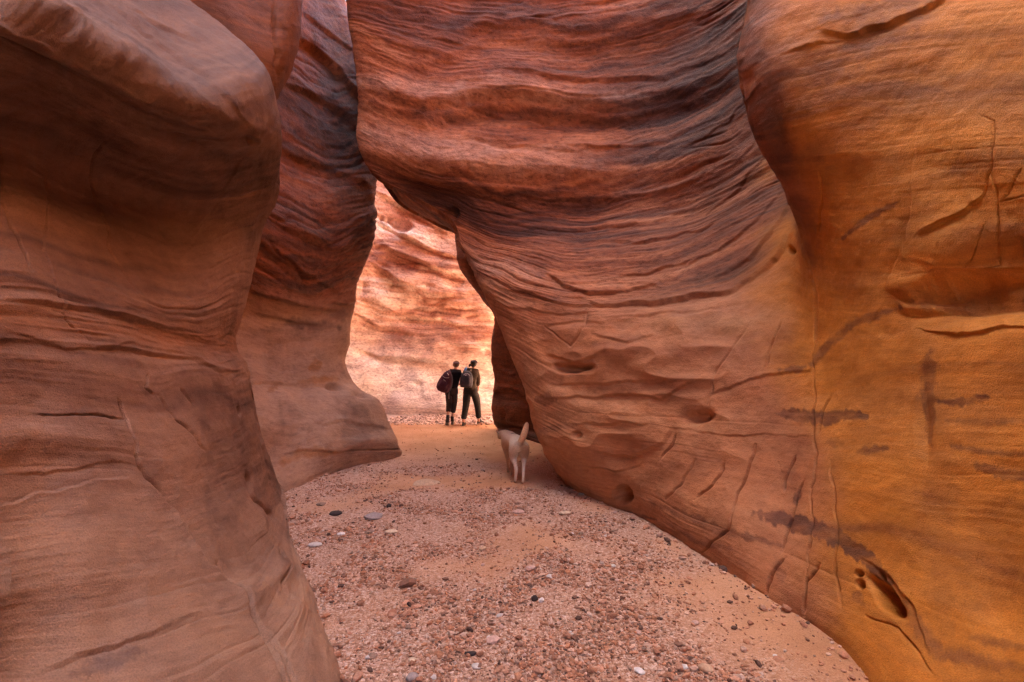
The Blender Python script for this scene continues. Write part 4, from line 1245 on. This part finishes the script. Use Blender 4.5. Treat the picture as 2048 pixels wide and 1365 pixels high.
def head_parts(root, P, n):
    for sx in (-1, 1):
        e = blob('eye', [(-0.011,0,0,0.002,0.002,1),(-0.006,0,0,0.009,0.009,1),(0,0,0,0.011,0.011,1),(0.006,0,0,0.009,0.009,1),(0.011,0,0,0.002,0.002,1)],
                 EYE, root, loc=(P['head'][0]+sx*0.030+0.008, P['head'][1]+0.070, P['head'][2]+0.004), seg=10)
EYE = simple_mat('eye_white', (0.75,0.72,0.70), 0.3, 20, 0.02)
SOLE = simple_mat('rubber_sole', (0.10,0.085,0.075), 0.9, 60, 0.2)

def body(root, P, extra_e, name='body'):
    nd = dict(P); ed = list(extra_e)
    return skin_mesh(name, nd, ed, SKIN, root, 'pelvis')

def body_edges():
    e = chain('pelvis','waist','chest','neckb','neck','jaw','head','crown')
    for s_ in 'LR':
        e += chain('chest','sh'+s_,'elbow'+s_, s_+'wrist') + chain('pelvis','hip'+s_,'knee'+s_,'ankle'+s_,'heel'+s_)
        e += [('heel'+s_,'toe'+s_), ('head','ear'+s_)]
    e += [('head','nose'), ('jaw','chin')]
    return e

def torso(P, w, d, ww, wd):
    p, wa, c, n = P['pelvis'], P['waist'], P['chest'], P['neckb']
    return [(p[2]+0.02, p[0], p[1], ww*1.08, wd*1.1, .9), (p[2]+0.05, p[0], p[1], ww*1.10, wd*1.12, .9), (wa[2], wa[0], wa[1], ww, wd, .9), (c[2]-0.06, c[0], c[1], w*0.95, d, .9),
            (c[2]+0.05, c[0], c[1], w, d, .88), (c[2]+0.11, c[0]+0.01, c[1], w*0.86, d*0.86, .9), (n[2]-0.005, n[0], n[1], w*0.42, d*0.6, 1), (n[2]+0.012, n[0], n[1], w*0.30, d*0.45, 1)]
def seat(P, w, d):
    p = P['pelvis']
    return [(p[2]+0.12, p[0], p[1], w*0.80, d*0.85, .9), (p[2]+0.10, p[0], p[1], w*0.84, d*0.9, .9), (p[2]+0.02, p[0], p[1], w*0.96, d, .88), (p[2]-0.07, p[0]-0.005, p[1], w, d, .85), (p[2]-0.13, p[0]-0.01, p[1], w*0.93, d*0.85, .85), (p[2]-0.16, p[0]-0.01, p[1], w*0.6, d*0.5, .9)]
def person_common(P):
    h = P['head']
    P['nose'] = (h[0]+0.008, h[1]+0.098, h[2]-0.012, 0.012)
    P['earL'] = (h[0]-0.080, h[1]-0.005, h[2]-0.005, 0.014, 0.022)
    P['earR'] = (h[0]+0.080, h[1]-0.005, h[2]-0.005, 0.014, 0.022)
    j = P['jaw']
    P['chin'] = (j[0]+0.004, j[1]+0.055, j[2]-0.012, 0.028)

# woman, maroon pack on one shoulder, leaning towards the man
JW = dict(pelvis=(345,670,0,.115,.10), waist=(372,560,0,.100,.085), chest=(388,430,0,.120,.09), neckb=(398,352,.01,.058), neck=(403,330,.015,.043),
  jaw=(408,300,.03,.050), head=(412,268,.02,.072,.082), crown=(415,240,.01,.062,.070),
  shL=(318,382,0,.050), elbowL=(285,520,.06,.036), Lwrist=(315,600,.26,.024), shR=(466,385,0,.050), elbowR=(478,515,.02,.036), Rwrist=(512,578,.16,.023),
  hipL=(300,700,0,.094), kneeL=(305,870,.03,.058), ankleL=(298,1085,-.13,.036), heelL=(292,1165,-.17,.030), toeL=(270,1190,.02,.030),
  hipR=(385,700,0,.094), kneeR=(378,870,.13,.058), ankleR=(346,1120,.14,.036), heelR=(348,1175,.12,.030), toeR=(352,1190,.32,.030))
wr, PW_ = figure(860+330/8.03, 330, 850.6, JW, None, None)
person_common(PW_)
ew = body_edges()
hand_nodes(PW_, ew, 'L', PW_['Lwrist'][:3], tuple(Vector(PW_['Lwrist'][:3])+Vector((0.01, 0.05, -0.01))), 1)
hand_nodes(PW_, ew, 'R', PW_['Rwrist'][:3], tuple(Vector(PW_['Rwrist'][:3])+Vector((0.045, 0.03, 0.0))), 1)
body(wr, PW_, ew)
TEE = simple_mat('black_tee', (0.016,0.013,0.017), 0.9, 50, 0.3, 0.3, 0.01)
PANTW = simple_mat('dark_grey_trousers', (0.038,0.030,0.028), 0.9, 40, 0.4, 0.4, 0.01)
NW = grow(PW_, ['waist','chest','neckb','shL','shR'], 0.018)
NW['neckb'] = (*PW_['neckb'][:3], 0.062)
NW['hipt'] = (PW_['pelvis'][0]*0.4+PW_['waist'][0]*0.6, 0, PW_['pelvis'][2]*0.5+PW_['waist'][2]*0.5, .128, .112)
for s_ in 'LR':
    a, b = Vector(PW_['sh'+s_][:3]), Vector(PW_['elbow'+s_][:3])
    NW['sl'+s_] = (*(a.lerp(b, 0.72)), 0.060)
skin_mesh('shirt', NW, chain('hipt','waist','chest','neckb')+chain('chest','shL','slL')+chain('chest','shR','slR'), TEE, wr, 'waist', grow_r=1.2, extra=torso(PW_, .175, .125, .145, .105))
NT_ = grow(PW_, ['pelvis','hipL','hipR','kneeL','kneeR'], 0.015)
NT_['top'] = (PW_['pelvis'][0]*0.6+PW_['waist'][0]*0.4, 0, PW_['pelvis'][2]*0.6+PW_['waist'][2]*0.4, .120, .108)
for s_ in 'LR':
    a, b = Vector(PW_['knee'+s_][:3]), Vector(PW_['ankle'+s_][:3])
    NT_['mid'+s_] = (*(a.lerp(b, 0.45)), 0.062)
    NT_['cuff'+s_] = (*(a.lerp(b, 0.66)), 0.064)
skin_mesh('trousers', NT_, chain('top','pelvis','hipL','kneeL','midL','cuffL')+chain('pelvis','hipR','kneeR','midR','cuffR'), PANTW, wr, 'pelvis', grow_r=1.25, extra=seat(PW_, .185, .135))
BOOT = simple_mat('grey_brown_shoe', (0.10,0.075,0.06), 0.85, 50, 0.3)
SOCK = simple_mat('dark_sock', (0.03,0.026,0.03), 0.95, 50, 0.3)
for s_ in 'LR':
    h, t = Vector(PW_['heel'+s_][:3]), Vector(PW_['toe'+s_][:3])
    dr = (t-h); dr.z = 0; dr.normalize()
    lift = 0.0
    base = Vector(((h.x+t.x)/2, (h.y+t.y)/2, 0.0))
    shoe(wr, base-dr*0.135+Vector((0, 0, 0.02 if s_ == 'L' else 0.0)), base+dr*0.135, BOOT, SOLE)
    a = Vector(PW_['ankle'+s_][:3])
    tube('sock', [a+Vector((0, 0, 0.07)), a, Vector((h.x, h.y+0.02, 0.09))], 0.046, SOCK, wr)
HAIRW = simple_mat('light_brown_hair', (0.16,0.09,0.055), 0.6, 25, 0.5, 0.9, 0.02)
hx, hy, hz = PW_['head'][:3]
blob('hair', [(-0.075,-.004,-0.020,.040,.045,1),(-0.060,-.004,-0.018,.070,.068,1),(-0.025,-.004,-0.014,.088,.086,1),(0.02,0,-0.010,.092,.092,1),(0.055,0,-0.008,.086,.090,1),(0.085,0.002,-0.006,.065,.070,1),(0.103,0.004,-0.004,.034,.036,1),(0.109,0.004,-0.004,.008,.008,1)],
     HAIRW, wr, loc=(hx, hy-0.010, hz), rot=(0, 0.06, 0))
blob('hair_band', [(0.028,0,-0.010,.092,.092,1),(0.030,0,-0.010,.096,.096,1),(0.062,0,-0.008,.089,.093,1),(0.064,0,-0.008,.084,.088,1)], simple_mat('purple_grey_cloth', (0.13,0.10,0.13), 0.9), wr, loc=(hx, hy-0.010, hz), rot=(0, 0.06, 0))
head_parts(wr, PW_, 0)
tag(wr, 'short haired person in black tee and cropped trousers, left of the two walkers', 'person', 'pair walking up the canyon')

# man, dark cap, olive shirt, long trousers
JM = dict(pelvis=(650,665,0,.130,.11), waist=(648,560,0,.125,.10), chest=(664,430,0,.150,.105), neckb=(688,340,.01,.068), neck=(692,318,.015,.052),
  jaw=(695,290,.03,.055), head=(697,255,.02,.076,.088), crown=(699,224,.01,.064,.074),
  shL=(572,378,0,.062), elbowL=(520,500,.06,.045), Lwrist=(480,575,.02,.029), shR=(752,375,0,.062), elbowR=(766,512,.0,.044), Rwrist=(764,630,.05,.029),
  hipL=(592,700,0,.105), kneeL=(580,890,.04,.068), ankleL=(548,1110,-.08,.042), heelL=(545,1175,-.10,.034), toeL=(556,1190,.10,.034),
  hipR=(712,700,0,.105), kneeR=(748,885,.16,.068), ankleR=(770,1110,.22,.042), heelR=(764,1180,.22,.034), toeR=(815,1185,.36,.034))
mr, PM = figure(860+640/8.03, 640, 850.6, JM, None, None)
person_common(PM)
em = body_edges()
hand_nodes(PM, em, 'L', PM['Lwrist'][:3], tuple(Vector(PM['Lwrist'][:3])+Vector((-0.03, 0.04, -0.01))), 1)
hand_nodes(PM, em, 'R', PM['Rwrist'][:3], tuple(Vector(PM['Rwrist'][:3])+Vector((-0.005, 0.01, -0.065))), -1)
body(mr, PM, em)
SHIRT = simple_mat('olive_brown_shirt', (0.075,0.055,0.040), 0.9, 35, 0.35, 0.5, 0.02)
PANTM = simple_mat('charcoal_trousers', (0.032,0.027,0.026), 0.9, 35, 0.4, 0.5, 0.02)
NM = grow(PM, ['waist','chest','shL','shR','elbowL','elbowR'], 0.018)
NM['neckb'] = (*PM['neckb'][:3], 0.074)
NM['hem'] = (PM['pelvis'][0], 0, PM['pelvis'][2]+0.03, .152, .128)
for s_ in 'LR':
    a, b = Vector(PM['elbow'+s_][:3]), Vector(PM[s_+'wrist'][:3])
    NM['cuff'+s_] = (*(a.lerp(b, 0.8)), 0.046)
skin_mesh('shirt', NM, chain('hem','waist','chest','neckb')+chain('chest','shL','elbowL','cuffL')+chain('chest','shR','elbowR','cuffR'), SHIRT, mr, 'waist', grow_r=1.25, extra=torso(PM, .215, .135, .165, .125))
NM2 = grow(PM, ['pelvis','hipL','hipR','kneeL','kneeR'], 0.014)
NM2['top'] = (PM['pelvis'][0], 0, PM['pelvis'][2]+0.08, .140, .118)
for s_ in 'LR':
    a, b = Vector(PM['knee'+s_][:3]), Vector(PM['ankle'+s_][:3])
    NM2['mid'+s_] = (*(a.lerp(b, 0.5)), 0.074)
    NM2['low'+s_] = (*(a.lerp(b, 1.06)), 0.070)
skin_mesh('trousers', NM2, chain('top','pelvis','hipL','kneeL','midL','lowL')+chain('pelvis','hipR','kneeR','midR','lowR'), PANTM, mr, 'pelvis', grow_r=1.25, extra=seat(PM, .205, .140))
BOOTM = simple_mat('dark_boot', (0.045,0.037,0.035), 0.85, 50, 0.3)
for s_ in 'LR':
    h, t = Vector(PM['heel'+s_][:3]), Vector(PM['toe'+s_][:3])
    dr = (t-h); dr.z = 0; dr.normalize()
    base = Vector((h.x, h.y, 0.0))+dr*0.10
    shoe(mr, base-dr*0.15, base+dr*0.15, BOOTM, SOLE)
HAIRM = simple_mat('dark_brown_hair', (0.035,0.022,0.018), 0.6, 25, 0.5, 0.9, 0.02)
hx, hy, hz = PM['head'][:3]
blob('hair', [(-0.085,-.012,-0.030,.045,.045,1),(-0.065,-.008,-0.022,.076,.070,1),(-0.02,-.004,-0.014,.090,.088,1),(0.03,0,-0.008,.088,.092,1),(0.05,0,-0.006,.070,.075,1)], HAIRM, mr, loc=(hx, hy-0.012, hz))
blob('hair_tail', [(-0.06,-.03,0,.012,.012,1),(-0.045,-.02,0,.030,.028,1),(-0.01,-.01,0,.040,.035,1),(0.02,0,0,.028,.026,1),(0.03,0,0,.01,.01,1)], HAIRM, mr, loc=(hx-0.095, hy-0.05, hz-0.03))
CAP = simple_mat('dark_cap', (0.030,0.024,0.034), 0.9, 40, 0.3)
cp = blob('cap', [(0.018,0,0,.094,.102,1),(0.022,0,0,.098,.106,1),(0.055,0,0,.095,.103,1),(0.085,0,0,.078,.084,1),(0.103,0,0,.045,.048,1),(0.110,0,0,.010,.010,1)], CAP, mr, loc=(hx, hy-0.002, hz), rot=(0.05, 0.04, -0.45))
blob('brim', [(0.0,0,0,.066,.040,1),(0.003,0,0.0,.074,.050,1),(0.008,0,0,.074,.050,1),(0.011,0,0,.066,.042,1)], CAP, cp, loc=(0, 0.125, 0.012), rot=(-0.22, 0, 0))
head_parts(mr, PM, 0)
tag(mr, 'person in dark cap, olive shirt and long trousers, right of the two walkers', 'person', 'pair walking up the canyon')

# backpacks
MAR = simple_mat('maroon_fabric', (0.062,0.015,0.028), 0.75, 30, 0.35, 0.5, 0.02)
MARD = simple_mat('dark_strap', (0.045,0.035,0.045), 0.8)
LITE = simple_mat('pale_trim', (0.55,0.50,0.50), 0.5)
def pw(cx, cy, y): return ((cx-330)*KP, y, (1210-cy)*KP)
bp = empty('backpack', wr.location)
bx, by, bz = pw(262, 530, -0.22)
pk = blob('pack_body', [(-0.30,0.015,0,.05,.05,.9),(-0.285,0.01,0,.13,.095,.8),(-0.22,0,0,.185,.13,.8),(-0.12,0,0,.195,.14,.8),(0.0,0.0,0,.180,.135,.8),(0.12,.0,0,.145,.12,.85),(0.22,.0,0.01,.105,.10,.85),(0.29,0,0.02,.06,.07,.9),(0.305,0,0.02,.02,.03,1)],
          MAR, bp, loc=(bx, by, bz), rot=(-0.08, 0.30, -0.15))
blob('pocket', [(-0.15,0,0,.06,.02,.8),(-0.14,0,0,.115,.045,.75),(-0.05,0,0,.125,.06,.75),(0.05,0,0,.11,.05,.75),(0.10,0,0,.07,.03,.8),(0.11,0,0,.03,.012,.9)], MAR, pk, loc=(0, -0.115, -0.09))
tube('zip_line', [(-0.10,-0.115,0.13),(0,-0.140,0.10),(0.10,-0.115,0.13)], 0.004, LITE, pk)
tube('reflector', [(-0.03,-0.135,0.04),(0.04,-0.138,0.01)], 0.008, LITE, pk)
tube('reflector', [(0.0,-0.09,0.235),(0.06,-0.085,0.19)], 0.008, LITE, pk)
tube('shoulder_strap', [pw(310,400,-0.12), pw(325,352,-0.03), pw(340,372,0.10), pw(345,440,0.13), pw(335,540,0.10), pw(300,600,-0.10)], 0.026, MARD, bp, 0.3)
tube('shoulder_strap', [pw(330,395,-0.16), pw(358,440,-0.20), pw(368,530,-0.21), pw(345,640,-0.19), pw(320,690,-0.17), pw(312,745,-0.16), pw(314,800,-0.16)], 0.015, simple_mat('grey_strap', (0.16,0.14,0.15), 0.8), bp, 0.35)
tube('haul_loop', [pw(296,372,-0.19), pw(305,358,-0.2), pw(318,368,-0.18)], 0.009, MARD, bp)
tag(bp, 'maroon teardrop backpack slung on one shoulder of the short haired person', 'backpack')

GRY = simple_mat('purple_grey_fabric', (0.060,0.050,0.070), 0.75, 30, 0.35, 0.5, 0.02)
GRD = simple_mat('charcoal_fabric', (0.050,0.044,0.052), 0.8, 30, 0.35, 0.5, 0.02)
def pm(cx, cy, y): return ((cx-640)*KP, y, (1210-cy)*KP)
b2 = empty('backpack', mr.location)
bx, by, bz = pm(598, 490, -0.24)
pk = blob('pack_body', [(-0.235,0,0,.10,.07,.7),(-0.225,0,0,.155,.11,.7),(-0.12,0,0,.175,.13,.7),(0.0,0,0,.172,.13,.7),(0.10,0,0,.155,.12,.75),(0.17,0,0.01,.12,.10,.8),(0.215,0.0,0.02,.07,.07,.9),(0.225,0.0,0.02,.03,.04,1)],
          GRD, b2, loc=(bx, by, bz), rot=(-0.05, 0.06, 0.12))
blob('pocket', [(-0.19,0,0,.08,.02,.7),(-0.18,0,0,.125,.05,.7),(-0.06,0,0,.132,.06,.7),(0.06,0,0,.115,.05,.7),(0.13,0,0,.08,.03,.8),(0.145,0,0,.03,.012,.9)], GRY, pk, loc=(-0.02, -0.11, 0.0))
tube('reflector', [(-0.05,-0.165,0.085),(-0.01,-0.168,0.10)], 0.009, LITE, pk)
tube('zip_line', [(-0.12,-0.13,0.06),(-0.06,-0.150,0.12),(0.02,-0.150,0.14),(0.09,-0.13,0.08)], 0.004, LITE, pk)
tube('shoulder_strap', [pm(650,372,-0.14), pm(672,345,-0.06), pm(700,352,0.08), pm(712,430,0.14), pm(700,540,0.10)], 0.028, simple_mat('khaki_strap', (0.17,0.13,0.10), 0.8), b2, 0.3)
tube('shoulder_strap', [pm(585,385,-0.12), pm(598,362,-0.04), pm(604,375,0.10), pm(600,450,0.14), pm(595,540,0.10)], 0.028, GRD, b2, 0.3)
blob('bottle', [(-0.06,0,0,.025,.025,1),(-0.055,0,0,.032,.032,1),(0.03,0,0,.032,.032,1),(0.045,0,0,.018,.018,1),(0.06,0,0,.018,.018,1)], simple_mat('blue_plastic', (0.10,0.25,0.62), 0.35), b2, loc=pm(575,338,-0.14), rot=(0.1, 0.5, 0))
tag(b2, 'purple grey backpack with a pale mark on the back of the person in the cap', 'backpack')

# ---- dog, seen from behind, walking away and a little to the left
KD = 0.000784
dx, dy, _ = fl(990+430/9.1, 965.5)
for _ in range(3):
    dg_ = float(ground_h(np.array([dx]), np.array([dy]))[0])
    dx, dy, _ = fl(990+430/9.1, 965.5, dg_)
dog = empty('dog', (dx, dy, dg_))
def pd(cx, cy, y, *r): return ((cx-430)*KD*(1+y/6.5), y, max(0.0, (1225-cy)*KD), *r)
DN = {
 'rump': (0.005, 0.02, 0.545, .098, .098), 'loin': (-0.035, 0.16, 0.560, .085, .088), 'mid': (-0.075, 0.29, 0.535, .098, .105), 'rib': (-0.115, 0.42, 0.515, .105, .120),
 'chest': (-0.150, 0.55, 0.520, .098, .115), 'neck1': (-0.185, 0.66, 0.575, .070, .075), 'neck2': (-0.225, 0.75, 0.575, .058, .062), 'skull': (-0.262, 0.84, 0.545, .062, .058),
 'muzzle': (-0.285, 0.93, 0.500, .038, .036), 'nose': (-0.298, 0.99, 0.480, .024, .024), 'earL': (-0.325, 0.800, 0.595, .020, .010), 'earLt': (-0.352, 0.785, 0.640, .006, .005), 'earR': (-0.215, 0.83, 0.595, .020, .010), 'earRt': (-0.205, 0.82, 0.635, .006, .005),
 'tail0': (0.018, -0.075, 0.565, 0.041, 0.041), 'tail1': (0.055, -0.110, 0.640, 0.041, 0.041), 'tail2': (0.090, -0.115, 0.730, 0.042, 0.042), 'tail3': (0.110, -0.105, 0.810, 0.033, 0.033), 'tail4': (0.120, -0.095, 0.862, 0.019, 0.019),
 'hL': (-0.052, 0.020, 0.485, 0.074, 0.087), 'thL': (-0.072, 0.035, 0.400, 0.060, 0.076), 'stL': (-0.074, 0.070, 0.330, 0.044, 0.051), 'shL': (-0.050, 0.01, 0.255, .026, .028), 'hkL': (-0.032, -0.055, 0.190, .021, .024), 'mtL': (-0.040, -0.040, 0.110, .017, .019), 'paL': (-0.048, -0.025, 0.040, .019, .019), 'toL': (-0.055, 0.020, 0.018, .022, .015),
 'hR': (0.062, 0.020, 0.485, 0.069, 0.087), 'thR': (0.080, 0.060, 0.400, 0.055, 0.076), 'stR': (0.085, 0.120, 0.330, 0.042, 0.048), 'shR': (0.076, 0.06, 0.255, .024, .027), 'hkR': (0.068, -0.04, 0.195, .019, .023), 'mtR': (0.064, -0.080, 0.110, .016, .018), 'paR': (0.060, -0.105, 0.045, .018, .018), 'toR': (0.052, -0.070, 0.015, .020, .014),
 'fL': (-0.195, 0.54, 0.430, .048, .062), 'feL': (-0.180, 0.50, 0.330, .032, .036), 'fwL': (-0.160, 0.52, 0.190, .020, .022), 'fpL': (-0.152, 0.53, 0.070, .017, .018), 'ftL': (-0.158, 0.565, 0.018, .024, .016),
 'fR': (-0.105, 0.54, 0.430, .046, .060), 'feR': (-0.098, 0.46, 0.330, .032, .036), 'fwR': (-0.102, 0.42, 0.200, .020, .022), 'fpR': (-0.104, 0.36, 0.090, .017, .018), 'ftR': (-0.108, 0.38, 0.022, .022, .015)}
ed = chain('rump','loin','mid','rib','chest','neck1','neck2','skull','muzzle','nose')+chain('skull','earL','earLt')+chain('skull','earR','earRt')+chain('rump','tail0','tail1','tail2','tail3','tail4')
for s_ in 'LR':
    ed += chain('rump','h'+s_,'th'+s_,'st'+s_,'sh'+s_,'hk'+s_,'mt'+s_,'pa'+s_,'to'+s_)+chain('chest','f'+s_,'fe'+s_,'fw'+s_,'fp'+s_,'ft'+s_)
FUR = simple_mat('cream_fur', None, 0.95, 70, 0.22, 0.8, 0.01, 'tint')
db = skin_mesh('body', DN, ed, FUR, dog, 'rump', 3, grow_r=1.17)
co = np.empty(len(db.data.vertices)*3); db.data.vertices.foreach_get('co', co); co = co.reshape(-1, 3)
x_, y_, z_ = co.T
cl = np.tile(np.array([0.50, 0.31, 0.185]), (len(co), 1))
def blend(m, c_):
    global cl
    cl = cl*(1-m[:, None])+np.array(c_)*m[:, None]
blend(sst(0.45, 0.60, z_)*(y_ > -0.06), (0.72, 0.54, 0.38))            # paler back
blend((1-sst(0.10, 0.26, np.hypot(x_+0.03, (z_-0.20)*1.0)))*0.5*(y_ < 0.1), (0.82, 0.72, 0.62))  # pale hock
blend((1-sst(-0.02, 0.05, x_))*sst(0.36, 0.46, z_)*(y_ < 0.12)*0.5, (0.80, 0.64, 0.48))
blend((y_ < -0.06)*sst(0.56, 0.62, z_)*1.0, (0.70, 0.40, 0.22))        # ginger tail
blend(1-sst(0.018, 0.030, np.sqrt((x_-0.022)**2+(y_+0.07)**2+(z_-0.525)**2)), (0.04, 0.025, 0.02))
blend((1-sst(0.7, 1.1, np.sqrt(((x_+0.075)/0.045)**2+((y_-0.30)/0.035)**2)))*(z_ > 0.60)*0.9, (0.06, 0.04, 0.03))
blend((1-sst(0.012, 0.03, z_))*0.6, (0.16, 0.10, 0.08))
blend(sst(0.965, 0.99, y_), (0.03, 0.02, 0.02))
a = db.data.attributes.new('tint', 'FLOAT_COLOR', 'POINT')
a.data.foreach_set('color', np.concatenate([cl, np.ones((len(cl), 1))], 1).astype(np.float32).ravel())
for sx in (-1, 1):
    blob('eye', [(-0.008,0,0,.002,.002,1),(0,0,0,.009,.009,1),(0.008,0,0,.002,.002,1)], simple_mat('dog_eye', (0.03,0.02,0.015), 0.2), dog, loc=(-0.272+sx*0.045, 0.885, 0.56), seg=8)
tag(dog, 'cream short haired dog with ginger upright tail walking away on the sand', 'dog')
